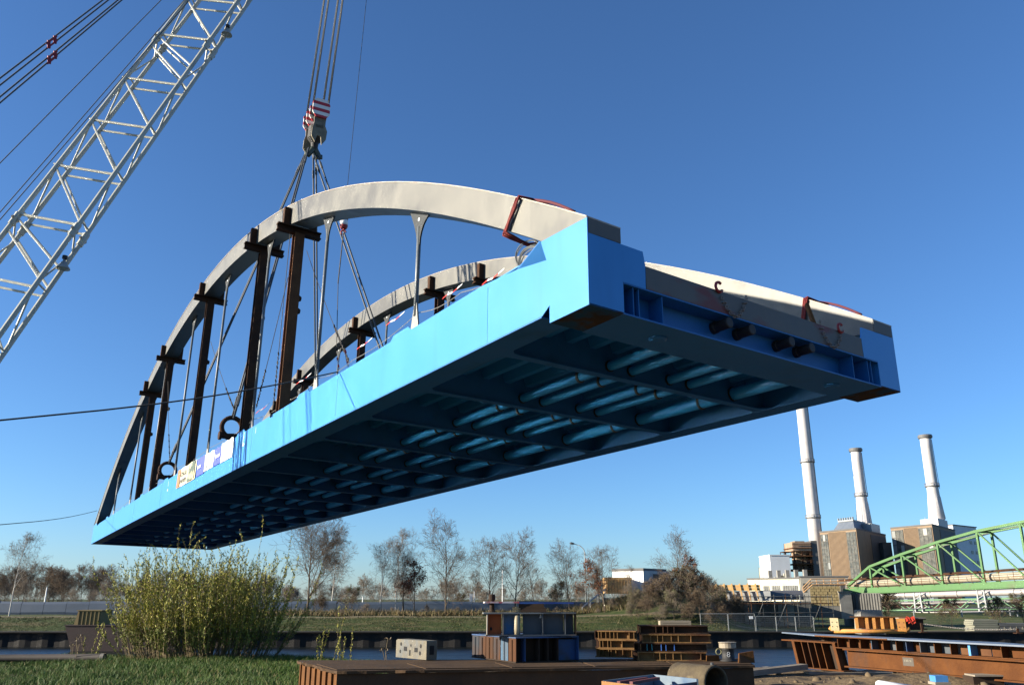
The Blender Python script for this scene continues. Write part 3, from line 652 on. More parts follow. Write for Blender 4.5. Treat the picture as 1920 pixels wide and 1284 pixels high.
# hook block
HB = W(603, 203, 38.6); AXH = Vector((-.50, .866, 0)); SDH = Vector((.866, .50, 0)); UP = Vector((0, 0, 1))
hb = empty('hook_block', HB, 'red and white striped hook block above the bridge', 'hook block')
RWS = bpy.data.materials.new('stripes'); RWS.use_nodes = True
n = RWS.node_tree.nodes; l = RWS.node_tree.links; b = n['Principled BSDF']; tc = n.new('ShaderNodeTexCoord'); sx = n.new('ShaderNodeSeparateXYZ'); l.new(tc.outputs['Object'], sx.inputs[0])
mm = n.new('ShaderNodeMath'); mm.operation = 'MULTIPLY_ADD'; mm.inputs[1].default_value = 2.55; mm.inputs[2].default_value = .06+10; l.new(sx.outputs[2], mm.inputs[0])
fr = n.new('ShaderNodeMath'); fr.operation = 'FRACT'; l.new(mm.outputs[0], fr.inputs[0]); gt = n.new('ShaderNodeMath'); gt.operation = 'GREATER_THAN'; gt.inputs[1].default_value = .52; l.new(fr.outputs[0], gt.inputs[0])
mx = n.new('ShaderNodeMix'); mx.data_type = 'RGBA'; mx.inputs[6].default_value = (.72, .70, .66, 1); mx.inputs[7].default_value = (.40, .02, .03, 1); l.new(gt.outputs[0], mx.inputs[0]); l.new(mx.outputs[2], b.inputs['Base Color']); b.inputs['Roughness'].default_value = .5
def cheek(off, name='cheek_plate'):
    w_, h_ = .46, .55; pts = [(-w_, -h_*.55), (-w_*.6, -h_), (w_*.6, -h_), (w_, -h_*.55), (w_, h_*.55), (w_*.55, h_), (-w_*.55, h_), (-w_, h_*.55)]
    m = MB(); m.prism([AXH*off+SDH*a+UP*c for a, c in pts], AXH*.07); return m.build(name, RWS, hb)
for off in (0, .55, 1.15, 1.72): cheek(off)
for k, off in enumerate((.16, .30, .44, 1.30, 1.44, 1.58)):
    m = MB(); m.lathe(AXH*off, [(.42, -.05), (.34, 0), (.42, .05)], 18, axis=AXH, up=UP); m.build('sheave', STEEL, hb)
m = MB()
for off in (.1, 1.6):
    m.prism([AXH*off+SDH*a+UP*c for a, c in [(-.32, -.5), (.32, -.5), (.30, -.95), (.42, -1.25), (.38, -1.75), (.16, -2.1), (.1, -1.6), (-.1, -1.6), (-.2, -2.0), (-.40, -1.7), (-.38, -1.2), (-.3, -.9)]], AXH*.08)
m.bar(AXH*.1+UP*-1.05, AXH*1.68+UP*-1.05, .42, .16); m.build('yoke', mat('yoke_cream', (.20, .17, .11), (.12, .10, .065), 3, rough=.6, col3=(.05, .045, .04), scale3=2.2), hb)
m = MB(); m.lathe(AXH*.85+UP*-1.45, [(.05, .75), (.38, .7), (.40, .0), (.3, -.12), (.2, -.25), (.16, -.6)], 16); m.build('swivel', BLACK, hb)
m = MB(); c0 = AXH*.85+UP*-2.25
for s_ in (-1, 1):
    m.tube([c0+UP*.4, c0+UP*.15+SDH*(.1*s_), c0+UP*-.05+SDH*(.22*s_), c0+UP*-.22+SDH*(.30*s_), c0+UP*-.2+SDH*(.40*s_), c0+UP*-.02+SDH*(.43*s_)], [.14, .15, .16, .14, .10, .05], 10)
m.build('double_hook', mat('hook_green', (.03, .05, .04), (.06, .07, .05), 4, rough=.5), hb, smooth=True)
hr = empty('hoist_ropes', HB, 'bundle of taut hoist ropes running up from the striped hook block', 'hoist ropes')
for k, off in enumerate((.16, .30, .44, 1.30, 1.44, 1.58)):
    for s_ in (-1, 1):
        A = AXH*off+SDH*(.40*s_); B_ = bpt(.5, 0, 0)-HB+AXH*(off-.85)*.75+SDH*(.34*s_)
        m = MB(); m.tube([A, A+(B_-A)*.5, B_], .026, 5); m.build('rope', ROPE, hr, smooth=True)
# auxiliary hook ball with its thin line and chain
AP = W(645, 418, 38.)
e = empty('hook_ball', AP, 'small red and white overhaul ball with a hook under the left arch', 'hook ball')
m = MB(); m.lathe((0, 0, -.26), [(.10, -.06), (.15, -.05), (.20, .06), (.20, .12)], 16); m.lathe((0, 0, -.26), [(.20, .38), (.19, .46), (.12, .55), (.05, .6)], 16); m.build('red_band', REDP, e, smooth=False)
m = MB(); m.lathe((0, 0, -.26), [(.20, .12), (.205, .25), (.20, .38)], 16); m.build('white_band', WHITE, e, smooth=True)
m = MB(); ring(m, (0, 0, -.52), .12, .04, (0, 1, 0), 14, -2.6, 1.6, up=(0, 0, 1)); m.tube([(0, 0, -.3), (0, 0, -.42)], .04, 6); m.build('hook', REDP, e, smooth=True)
A = AP+Vector((0, 0, .33)); B_ = W(687, 0, 38.6); d = B_-A
m = MB(); m.tube([A, B_, B_+d*.75], .014, 5); tag(m.build('thin_line', THINROPE, None), 'single thin line running up to the right of the hoist ropes', 'crane rope')
m = MB(); A = AP+Vector((0, 0, -.62)); B_ = BP(20.5, 5.2, GH-.3)
B2 = W(634, 530, 37.6)
pl = [A+(B2-A)*t for t in np.linspace(0, 1, 10)]; m.tube(pl, .03, 5)
for q_ in pl: ring(m, q_, .05, .022, (1, .4, 0), 6)
m.tube([B2, W(631, 650, 37.2)], .018, 4)
tag(m.build('drop_chain', THINROPE, None), 'dark chain hanging below the small red and white ball', 'chain')
# tag lines held from the left
for (a, c, lab, y0) in (((0, 787), (634, 697), 'taut dark guide line from the left edge to the middle of the girder', 15.), ((0, 983), (182, 957), 'lower taut guide line from the left edge to the far end of the bridge', 36.)):
    A = W(*a, y0); B_ = girder_y(c[0], c[1], -.03); d = A-B_; m = MB()
    m.tube([B_+d*t+Vector((0, 0, -.15*math.sin(math.pi*min(1, t)))) for t in np.linspace(0, 1.4, 12)], .018, 5); tag(m.build('guide_line', THINROPE, None), lab, 'rope', 'guide lines held from the left')
# ================================================================== POWER STATION AND FAR SHORE
BRICKT = mat('tan_cladding', (.20, .138, .085), (.24, .168, .105), .6, rough=.8, col3=(.165, .12, .08), scale3=.15, stretch3=(1, 1, .3))
GLASSD = mat('grimy_glass', (.04, .045, .042), (.10, .10, .085), .9, lo=.4, hi=.62, rough=.35)
GLASSL = mat('bright_pane', (.30, .30, .27), rough=.4)
DARKCL = mat('dark_cladding', (.085, .085, .085), (.12, .115, .11), .5, rough=.8)
MULL = mat('mullion', (.09, .085, .075), rough=.7)
CHIMW = mat('chimney_white', (.52, .50, .49), (.45, .43, .42), .4, rough=.7)
CHIMR = mat('chimney_ring', (.12, .12, .12), rough=.6)
CONC = mat('concrete', (.20, .19, .17), (.28, .27, .24), 1.5, rough=.85, bump=.2, bscale=8, col3=(.13, .12, .10), scale3=.6, stretch3=(1, 1, .4))
CONCD = mat('old_concrete', (.10, .098, .09), (.15, .145, .13), .8, rough=.9, col3=(.055, .055, .05), scale3=.4, stretch3=(1, 1, .3))
STONE = mat('yellow_stone', (.19, .15, .07), (.26, .20, .10), 1.5, rough=.9, bump=.3, bscale=5)
GREENP = mat('green_paint', (.048, .135, .034), (.058, .15, .04), 1.2, rough=.55, col3=(.07, .095, .035), scale3=.5, lo3=.55, hi3=.75)
GREEND = mat('dull_green', (.06, .17, .07), (.09, .20, .09), 1.2, rough=.6)
WOOD = mat('formwork_wood', (.46, .27, .10), (.54, .33, .13), 2, rough=.75, col3=(.38, .20, .07), scale3=1.2)
WOODG = mat('grey_wood', (.20, .17, .13), (.28, .24, .19), 3, rough=.85, stretch=(1, 1, 6))
SILVER = mat('pipe_silver', (.30, .275, .26), (.36, .33, .31), .8, rough=.4, metal=.0)
def xyat(u, y): 
    p = W(u, 1122, y); return p.x
def hz(v, y): return W(960, v, y).z
# chimneys
def chimney(u0, v0, u1, vtop, y, rb, rt, rings, lab, flare=0., capv=None):
    zb = hz(v0, y); p = W(u0, v0, y); zt = hz(vtop, y); H = zt-0
    e = empty('chimney', (p.x, y, 0), lab, 'chimney', 'white chimneys of the power station')
    prof = [(rb*1.0, 0)]
    if flare: prof = [(rb, 0), (rb, zb-1), (rb*(1+flare*.7), zb), (rb*1.05, zb+6), (rb, zb+8)]
    for t in np.linspace(.35, 1, 10): prof.append((rb+(rt-rb)*t, max(prof[-1][1]+.5, H*t)))
    prof.append((rt*.85, H)); prof.append((rt*.85, H-2))
    m = MB(); m.lathe((0, 0, 0), prof, 28); m.build('shaft', CHIMW, e, smooth=True)
    for zz in rings:
        z = hz(zz, y); r = rb+(rt-rb)*z/H
        m = MB(); m.lathe((0, 0, z), [(r-.05, -.45), (r+.55, -.3), (r+.55, .1), (r+.45, .1), (r+.45, -.1), (r-.05, -.1)], 24)
        for k in range(12):
            t = k*math.pi/6; m.tube([(math.cos(t)*(r+.5), math.sin(t)*(r+.5), z), (math.cos(t)*(r+.5), math.sin(t)*(r+.5), z+1.0)], .06, 4)
        ring(m, (0, 0, z+1.0), r+.5, .06, (0, 0, 1), 24, up=(1, 0, 0)); m.build('gallery', CHIMR, e)
    m = MB(); a_ = Vector((.86, -.5, 0)); b2 = Vector((.5, .86, 0)); r0_, r1_ = rb+.15, rt+.15
    for s_ in (-.3, .3): m.tube([a_*r0_+b2*s_+Vector((0, 0, 3+(zb if flare else 0)+(8 if flare else 0))), a_*r1_+b2*s_+Vector((0, 0, H-1.5))], .09, 4)
    m.build('ladder', CHIMR, e)
    if capv:
        m = MB(); m.lathe((0, 0, H-1.2), [(rt-.05, 0), (rt+.6, .3), (rt+.7, 1.0), (rt+.5, 1.5), (rt*.9, 1.5)], 24); m.build('cap_gallery', CHIMR, e)
    if flare:
        for k in range(10):
            t = k*math.pi/5+.2; a = Vector((math.cos(t), math.sin(t), 0)); m = MB()
            m.prism([a*(rb*1.0)+Vector((0, 0, zb)), a*(rb*1.26)+Vector((0, 0, zb)), a*(rb*1.02)+Vector((0, 0, zb+8))], Vector((-a.y, a.x, 0))*.3); m.build('base_fin', CHIMW, e)
    return e
chimney(1529, 1010, 0, 640, 330, 2.55, 2.0, (866, 970), 'tallest white chimney standing left of the brown boiler houses')
chimney(1621, 981, 0, 842, 330, 2.2, 1.9, (929,), 'shorter white chimney rising from the left boiler house', flare=.25, capv=True)
chimney(1757, 972, 0, 817, 318, 2.25, 1.95, (911,), 'white chimney rising from the right boiler house beside the white block', flare=.45, capv=True)
def boiler(uL, uC, uR, yL, yC, yR, vtop, lab, bandsF, bandsS, bright):
    A = Vector((W(uL, vtop+8, yL).x, yL, 0)); C = Vector((W(uC, vtop, yC).x, yC, 0)); B_ = Vector((W(uR, vtop+8, yR).x, yR, 0)); D = A+B_-C; H = hz(vtop, yC)
    e = empty('boiler_house', C, lab, 'industrial building', 'boiler houses of the power station'); up = Vector((0, 0, H))
    m = MB(); pl = [A-C, Vector(), B_-C, D-C]; m.prism(pl, up); m.build('wall', BRICKT, e)
    nF = (C-A).cross(Vector((0, 0, 1))).normalized(); 
    if nF.y > 0: nF = -nF
    nS = (B_-C).cross(Vector((0, 0, 1))).normalized()
    if nS.dot(A-C) > 0: nS = -nS
    for (t0, t1, kind) in bandsF:
        o = A-C; d = C-A; p0 = o+d*t0+nF*.05; p1 = o+d*t1+nF*.05
        if kind == 'g':
            m = MB(); m.prism([p0+Vector((0, 0, 2)), p1+Vector((0, 0, 2)), p1+Vector((0, 0, H-.8)), p0+Vector((0, 0, H-.8))], nF*.08); wb = m.build('window_band', GLASSD, e)
            nr = 9
            m = MB()
            for i in range(nr+1):
                z = 2+(H-2.8)*i/nr; m.bar(p0+nF*.12+Vector((0, 0, z)), p1+nF*.12+Vector((0, 0, z)), .12, .22)
            for k in range(4):
                q_ = p0+(p1-p0)*(k/3); m.bar(q_+nF*.12+Vector((0, 0, 2)), q_+nF*.12+Vector((0, 0, H-.8)), .14, .12, up=nF)
            m.build('mullions', MULL, wb)
            r2 = random.Random(int(t0*100)+len(lab))
            for i in range(nr):
                for k in range(3):
                    if r2.random() < bright*(1.3 if t0 < .2 else .5):
                        z0 = 2+(H-2.8)*i/nr+.15; z1 = z0+(H-2.8)/nr-.3; a = p0+(p1-p0)*((k+.06)/3)+nF*.10; c = p0+(p1-p0)*((k+.94)/3)+nF*.10
                        m = MB(); m.prism([a+Vector((0, 0, z0)), c+Vector((0, 0, z0)), c+Vector((0, 0, z1)), a+Vector((0, 0, z1))], nF*.03); m.build('pane', GLASSL if r2.random() < .6 else mat('grey_pane', (.2, .21, .2), rough=.4), wb)
        else:
            k = 16
            for i in range(k):
                q_ = p0+(p1-p0)*((i+.5)/k); m = MB(); m.bar(q_+Vector((0, 0, 0)), q_+Vector((0, 0, H-.3)), .16, (p1-p0).length/k*.55, up=nF); m.build('cladding_rib', BRICKT, e)
    for (t0, t1) in bandsS:
        d = B_-C; p0 = d*t0+nS*.05; p1 = d*t1+nS*.05; m = MB(); m.prism([p0+Vector((0, 0, 2)), p1+Vector((0, 0, 2)), p1+Vector((0, 0, H-.8)), p0+Vector((0, 0, H-.8))], nS*.1); m.build('side_band', DARKCL, e)
    m = MB(); cc = (A+B_)/2-C
    m.prism([(q_-cc)*1.012+cc+up+Vector((0, 0, .002)) for q_ in pl], (0, 0, .5)); m.build('roof_edge', DARKCL, e)
    return e, A-C, B_-C, D-C, H
e, a_, b_, d_, H = boiler(1537, 1605, 1660, 316, 300, 330, 992, 'brown boiler house with louvred roof hood, left of the two', [(.02, .22, 'g'), (.24, .72, 'c'), (.74, .98, 'g')], [(.45, .98)], .08)
m = MB(); cc = (a_+b_)/2
for k in range(1):
    base = [cc+(q_-cc)*.62+Vector((0, 0, H+.5)) for q_ in (a_, Vector(), b_, d_)]; topp = [cc+(q_-cc)*.40+Vector((0, 0, H+4.2)) for q_ in (a_, Vector(), b_, d_)]
    m.add(base+topp, [(0, 1, 5, 4), (1, 2, 6, 5), (2, 3, 7, 6), (3, 0, 4, 7), (4, 5, 6, 7)])
m.build('roof_hood', mat('slate_hood', (.10, .12, .15), (.14, .16, .19), .8, rough=.6), e)
m = MB()
for k in range(7):
    q_ = cc+(a_-cc)*.4+(Vector()-a_)*.4*(k/6); m.bar(q_+Vector((0, 0, H+4.2)), q_+Vector((0, 0, H+5.6)), .5, .5, up=(1, 0, 0))
m.prism([cc+(q_-cc)*.42+Vector((0, 0, H+4.2)) for q_ in (a_, Vector(), b_, d_)], (0, 0, .5)); m.build('roof_vents', GALV, e)
m = MB(); m.prism([b_*.75+(q_-b_*.75)*.3+Vector((0, 0, H+.5)) for q_ in (a_, Vector(), b_, d_)], (0, 0, 3)); m.build('lift_house', GALV, e)
e, a_, b_, d_, H = boiler(1670, 1747, 1790, 312, 296, 322, 984, 'brown boiler house with lit panes, right of the two', [(.02, .30, 'g'), (.32, .66, 'c'), (.68, .98, 'g')], [(.3, .98)], .30)
m = MB(); cc = (a_+b_)/2
m.prism([b_*.5+(q_-b_*.5)*.42+Vector((0, 0, H+.5)) for q_ in (a_, Vector(), b_, d_)], (0, 0, 2.6)); m.build('chimney_plinth', CHIMW, e)
m = MB()
for k in range(6):
    q_ = b_*.3+b_*.7*k/5+a_*.3; m.tube([q_+Vector((0, 0, H+.5)), q_+Vector((0, 0, H+3.8))], .1, 4)
m.build('roof_rail', GALV, e)
def boxbuilding(name, u0, u1, y, depth, vtop, lab, cat, mt, vbot=None, skew=0., roofm=None, parent_parts=None):
    x0, x1 = W(u0, vtop, y).x, W(u1, vtop, y+skew).x; z1 = hz(vtop, y); z0 = 0 if vbot is None else hz(vbot, y)
    o = Vector((x0, y, z0)); d = Vector((x1-x0, skew, 0)); n_ = Vector((-d.y, d.x, 0)).normalized()*depth
    e = empty(name, o, lab, cat); m = MB(); m.prism([Vector(), d, d+n_, n_], (0, 0, z1-z0)); m.build('wall', mt, e)
    m = MB(); c = (d+n_)/2; m.prism([c+(q_-c)*1.03+Vector((0, 0, z1-z0+.002)) for q_ in (Vector(), d, d+n_, n_)], (0, 0, .3)); m.build('roof', roofm or DARKCL, e)
    return e, d, n_, z1-z0
WHITEB = mat('white_block', (.62, .63, .64), (.56, .57, .58), .4, rough=.7)
e, d, n_, h = boxbuilding('office_block', 1786, 1829, 325, 20, 984, 'white tower block right of the right boiler house', 'building', WHITEB, skew=12)
for k in range(5):
    for j in (0, 1):
        m = MB(); q_ = d*(.62+.2*j)-n_.normalized()*.06+Vector((0, 0, h*(.25+.13*k))); m.prism([q_, q_+d*.1, q_+d*.1+Vector((0, 0, 1.2)), q_+Vector((0, 0, 1.2))], -n_.normalized()*.05); m.build('window', GLASSD, e)
e, d, n_, h = boxbuilding('annex', 1655, 1671, 318, 14, 1018, 'low brown annex between the two boiler houses', 'building', DARKCL)
m = MB(); m.prism([d*.2-n_.normalized()*.1+Vector((0, 0, h*.3)), d*.8-n_.normalized()*.1+Vector((0, 0, h*.3)), d*.8-n_.normalized()*.1+Vector((0, 0, h*.8)), d*.2-n_.normalized()*.1+Vector((0, 0, h*.8))], -n_.normalized()*.05); m.build('window', GLASSD, e)
# rusty open frame tower
y = 285; x0, x1 = W(1488, 1030, y).x, W(1519, 1030, y).x; e = empty('frame_tower', (x0, y, 0), 'rusty open steel tower with floors left of the left boiler house', 'steel tower')
wd_, dp = x1-x0, 9.; H = hz(1016, y)
for fx in (0, .5, 1):
    for fy_ in (0, 1):
        m = MB(); m.bar((wd_*fx, dp*fy_, 0), (wd_*fx, dp*fy_, H), .45, .45, up=(1, 0, 0)); m.build('column', RUST, e)
for i, v in enumerate((1026, 1041, 1056, 1068)):
    z = hz(v, y); m = MB(); m.box(-.6, wd_+.5, -.8, dp, z-.3, z); m.build('floor', RUSTB, e)
    m = MB(); m.tube([(-.6, -.8, z+1.1), (wd_+.5, -.8, z+1.1)], .1, 4); m.tube([(-.6, -.8, z+.6), (wd_+.5, -.8, z+.6)], .07, 4); m.build('railing', RUST, e)
    m = MB(); m.box(wd_*.2, wd_*.8, 1.5, 6, z, z+2.2); m.build('plant_box', mat('brownish', (.22, .14, .08), (.34, .26, .17), .7, rough=.8), e)
m = MB(); m.box(-.2, wd_+.2, -.4, dp, H-2.8, H); m.build('top_casing', mat('weathered_sheet', (.34, .24, .17), (.26, .17, .11), .8, rough=.8, stretch=(1, 1, .2)), e)
m = MB(); m.box(wd_+.5, W(1533, 1030, y).x-x0, 0, dp, 0, H+.5); m.build('dark_shaft', DARKCL, e)
m = MB(); m.box(-3.4, -.7, 0, 4, H-9, H-8.7); m.tube([(-3.3, .1, 0), (-3.3, .1, H-3)], .12, 4); m.tube([(-3.3, 3.9, 0), (-3.3, 3.9, H-3)], .12, 4); m.box(-3.4, -.7, 0, 4, H-3.3, H-3); m.tube([(-3.3, 0, H-8.7), (-.7, 0, H-3)], .1, 4); m.build('stair_frame', RUST, e)
e, d, n_, h = boxbuilding('white_hall', 1443, 1480, 280, 12, 1041, 'white rounded industrial hall left of the rusty frame tower', 'building', CREAM if False else WHITEB, roofm=WHITEB)
for k in range(4):
    m = MB(); q_ = d*(.1+.24*k)-n_.normalized()*.5; m.box(q_.x, q_.x+1.3, q_.y-.6, q_.y, h*.1+k % 2*1.5, h*.55+k % 3*.6); m.build('duct', mat('duct', (.26, .22, .15), (.12, .10, .08), 1, rough=.7) if k % 2 else CREAM, e)
p = W(1435, 1078, 290); e = empty('storage_tank', (p.x, 290, 0), 'small cream cylindrical tank at the left end of the power station', 'tank')
m = MB(); m.lathe((0, 0, 0), [(2.0, 0), (2.0, hz(1064, 290)-.3), (1.7, hz(1064, 290)), (0.01, hz(1064, 290)+.2)], 24); m.build('shell', CREAM, e, smooth=False)
m = MB(); m.tube([(-2.1, -.3, 0), (-2.1, -.3, hz(1063, 290))], .08, 4); m.build('ladder', STEEL, e)
# long low cream building with window strip
y = 200; e, d, n_, h = boxbuilding('workshop', 1402, 1498, y, 12, 1086, 'long low cream workshop with a strip of windows', 'building', CREAM, skew=-9)
nn = -n_.normalized()
for k in range(16):
    if k in (3, 8): continue
    q_ = d*(.30+.042*k)+nn*.04+Vector((0, 0, h*.46)); m = MB(); m.prism([q_, q_+d*.034, q_+d*.034+Vector((0, 0, h*.30)), q_+Vector((0, 0, h*.30))], nn*.06); m.build('window', GLASSD, e)
for k in range(5):
    q_ = d*(.3+.17*k)+n_*.3+Vector((0, 0, h+.3)); m = MB(); m.bar(q_, q_+Vector((0, 0, 1.7)), .8, .8, up=(1, 0, 0)); m.build('roof_vent', CONC, e)
e, d, n_, h = boxbuilding('workshop', 1500, 1590, 190, 10, 1082, 'low grey workshop behind the tan stair railing', 'building', mat('grey_render', (.24, .23, .2), (.30, .28, .24), .8, rough=.8), skew=-2)
for k in range(8):
    q_ = d*(.05+.11*k)-n_.normalized()*.05+Vector((0, 0, h*.5)); m = MB(); m.prism([q_, q_+d*.07, q_+d*.07+Vector((0, 0, h*.3)), q_+Vector((0, 0, h*.3))], -n_.normalized()*.05); m.build('window', GLASSD, e)
e, d, n_, h = boxbuilding('brick_hall', 1640, 1800, 175, 14, 1094, 'low glazed hall behind the silver pipe, brick at its right end', 'building', mat('brick_red', (.17, .075, .05), (.22, .10, .07), .9, rough=.85))
nn = -n_.normalized()
for k in range(14):
    q_ = d*(.01+.051*k)+nn*.05+Vector((0, 0, h*.15)); m = MB(); m.prism([q_, q_+d*.043, q_+d*.043+Vector((0, 0, h*.7)), q_+Vector((0, 0, h*.7))], nn*.05); m.build('window', GLASSL if k % 3 else WHITE, e)
# white site building on the mound and its timber shed
e, d, n_, h = boxbuilding('site_cabin', 1148, 1206, 106, 5, 1071, 'white flat roofed building among the bare trees', 'building', WHITE, vbot=1110, skew=-3.)
m = MB(); m.prism([d, d+Vector((3.6, 2.6, 0)), d+Vector((3.6, 2.6, h)), d+Vector((0, 0, h))], (-.5, .6, 0)); m.build('side_wall', mat('shade_grey', (.42, .42, .42), rough=.7), e)
m = MB(); q_ = d*.62-n_.normalized()*.03; m.prism([q_, q_+d*.25, q_+d*.25+Vector((0, 0, h*.62)), q_+Vector((0, 0, h*.62))], -n_.normalized()*.04); m.build('door', mat('door_grey', (.6, .6, .6), rough=.6), e)
m = MB(); m.box(d.x+1.2, d.x+2.6, d.y+.3, d.y+.35, h*.55, h*.85); m.build('window', GLASSD, e)
e, d, n_, h = boxbuilding('timber_shed', 1136, 1184, 100, 4, 1087, 'yellow timber clad shed in front of the white building', 'shed', WOOD, vbot=1112, roofm=WOOD)
for k in range(9):
    q_ = d*((k+.5)/9)-n_.normalized()*.03; m = MB(); m.bar(q_, q_+Vector((0, 0, h)), .05, .09, up=(0, 1, 0)); m.build('batten', WOOD, e)
# pale stair up the slope
A = W(1092, 1156, 90); B_ = W(1136, 1120, 95); e = empty('outdoor_stair', A, 'pale concrete stair climbing the slope below the timber shed', 'stair')
for k in range(12):
    q_ = (B_-A)*(k/12); m = MB(); m.box(q_.x, q_.x+.5, q_.y, q_.y+1.2, q_.z-.3, q_.z+.15); m.build('step', CONC, e)
for s_ in (0, 1.3):
    m = MB(); o_ = Vector((0, s_, .9)); m.tube([o_, B_-A+o_], .05, 5); [m.tube([(B_-A)*t+Vector((0, s_, 0)), (B_-A)*t+o_], .035, 4) for t in (0, .33, .66, 1)]; m.build('handrail', GALV, e)
# street lamps and poles
p = W(1098, 1100, 120); e = empty('street_lamp', (p.x, 120, 0), 'tall curved street lamp above the bare trees', 'street lamp')
zt = hz(1036, 120); m = MB(); m.tube([(0, 0, 0), (0, 0, zt), (-.15, 0, zt+.5), (-.6, 0, zt+.95), (-1.5, 0, zt+1.25)], [.11, .07, .06, .055, .05], 8); m.build('pole', GALV, e, smooth=True)
m = MB(); m.lathe((-1.4, 0, zt+1.22), [(.05, 0), (.14, .15), (.16, .5), (.05, .7)], 10, axis=(-1, 0, .2), up=(0, 0, 1)); m.build('lamp_head', STEEL, e)
for (u, v0, v1, y, lab) in ((84, 1127, 1101, 105, 'slim white pole rising above the grey blue wall at the far left'), (942, 1130, 1068, 118, 'thin white mast behind the steel stack'), (679, 1145, 1118, 110, 'short white post between the bare trees'), (889, 1142, 1108, 100, 'white post with a small sign left of the steel stack')):
    p = W(u, v0, y); e = empty('white_pole', (p.x, y, 0), lab, 'pole'); z = hz(v1, y); m = MB(); m.tube([(0, 0, 0), (.0, 0, z)], [.09, .06], 6); m.build('shaft', WHITE, e)
    m = MB(); m.lathe((0, 0, z), [(.08, 0), (.08, .06), (.02, .1)], 6); m.build('cap', GALV, e)
    if 'sign' in lab: m = MB(); m.box(-.55, -.2, -.03, .0, z-1.4, z-.3); m.build('sign_plate', WHITE, e)
# long grey blue wall behind the far bank
WALL = mat('grey_blue_sheet', (.05, .075, .115), (.065, .09, .13), .5, rough=.55, col3=(.04, .055, .08), scale3=.15, stretch3=(.4, 1, 1))
e = empty('barrier_wall', (-62, 97, 0), 'long grey blue sheet wall behind the far bank', 'wall')
for k in range(29):
    m = MB(); x = k*2.5; z = 1.42+.05*math.sin(k*1.3)
    m.prism([(x+.02, 0, -.2), (x+.02, -.12, .3), (x+.02, -.06, z-.25), (x+.02, .08, z), (x+.02, .3, z), (x+.02, .4, -.2)], (2.46, 0, .04*math.sin(k*2.1))); m.build('wall_panel', WALL, e)
# work barge
p = W(118, 1200, 71); e = empty('work_barge', (p.x, 71, WATER), 'dark red work barge with a yellowish deck house at the far bank', 'barge')
zt = hz(1173, 71)-WATER; HULL = mat('hull_red', (.018, .005, .004), (.026, .007, .006), 1.2, rough=.7)
m = MB(); m.prism([(0, 0, zt), (.9, 0, -.3), (9, 0, -.3), (9.4, 0, zt)], (0, 3.2, 0)); m.build('hull', HULL, e)
m = MB(); m.prism([(-.05, -.05, zt+.002), (9.45, -.05, zt+.002), (9.45, 3.25, zt+.002), (-.05, 3.25, zt+.002)], (0, 0, .08)); m.build('deck', HULL, e)
zc = hz(1145, 71)-WATER; x0 = xyat(139, 71)-p.x; x1 = xyat(188, 71)-p.x
m = MB(); m.prism([(x0+.02, .5, zt+.08), (x1-.1, .5, zt+.08), (x1, .5, zc), (x0+.25, .5, zc)], (0, 2, 0)); cab = m.build('deck_house', mat('deck_house_yellow', (.16, .11, .035), (.20, .15, .05), 1.5, rough=.7, stretch=(1, 1, .2)), e)
for k in range(6):
    m = MB(); xx = x0+.35+k*(x1-x0-.5)/5; m.box(xx-.04, xx+.04, .44, .498, zt+.08, zc-.02); m.build('rib', MATS['deck_house_yellow'], cab)
m = MB(); m.box(x0+.15, x1+.1, .4, 2.6, zc+.002, zc+.08); m.build('roof', MATS['deck_house_yellow'], cab)
# ------------------------------------------------------------------ green truss footbridge
A = Vector((xyat(1588, 100), 100, 0)); A1 = Vector((xyat(1910, 80.2), 80.2, 0)); dv = (A1-A); Ldv = dv.length; dv.normalize(); sv = Vector((-dv.y, dv.x, 0))
if sv.x < 0: sv = -sv
e = empty('truss_bridge', A, 'bright green steel truss bridge carrying a pale pipe', 'truss bridge')
zb0, zb1 = hz(1108, 100), hz(1094, 80); TW = 2.0
def zbot(s): return zb0+(zb1-zb0)*s/Ldv
nodes_u = [(1590, 1101), (1631, 1062), (1690, 1039), (1757, 1016.5), (1831, 995.5), (1912, 979)]
def s_of(u, v):
    best = min(np.linspace(-1, 40, 4000), key=lambda s: abs(W(u, v, (A+dv*s).y).x-(A+dv*s).x)); return float(best)
ss = [max(0., s_of(u, v)) for u, v in nodes_u]; zs = [hz(v, (A+dv*s).y) for (u, v), s in zip(nodes_u, ss)]
zs[0] = zbot(0)+.55
ds = ss[-1]-ss[-2]
for k in range(1, 6): ss.append(ss[5]+ds*k); zs.append(zs[5]+[.35, .45, .3, -.1, -.5][k-1])
ptn = lambda s, z, side: dv*s+sv*(TW*side)+Vector((0, 0, z))
for side in (0, 1):
    m = MB(); m.bar(ptn(-.3, zbot(0), side), ptn(ss[-1], zbot(ss[-1]), side), .3, .55); m.build('bottom_chord', GREENP, e)
    m = MB(); m.bar(ptn(-.3, zbot(0)-.33, side), ptn(ss[-1], zbot(ss[-1])-.33, side), .5, .08); m.build('chord_flange', GREENP, e)
    for i in range(len(ss)-1):
        m = MB(); m.bar(ptn(ss[i], zs[i], side), ptn(ss[i+1], zs[i+1], side), .28, .26); m.build('top_chord', GREENP, e)
        if i: m = MB(); m.bar(ptn(ss[i], zbot(ss[i])+.2, side), ptn(ss[i], zs[i], side), .2, .2, up=dv); m.build('post', GREENP, e)
        m = MB(); m.bar(ptn(ss[i]+.05, zs[i]-.1, side), ptn(ss[i+1], zbot(ss[i+1])+.2, side), .12, .14); m.build('diagonal', GREENP, e)
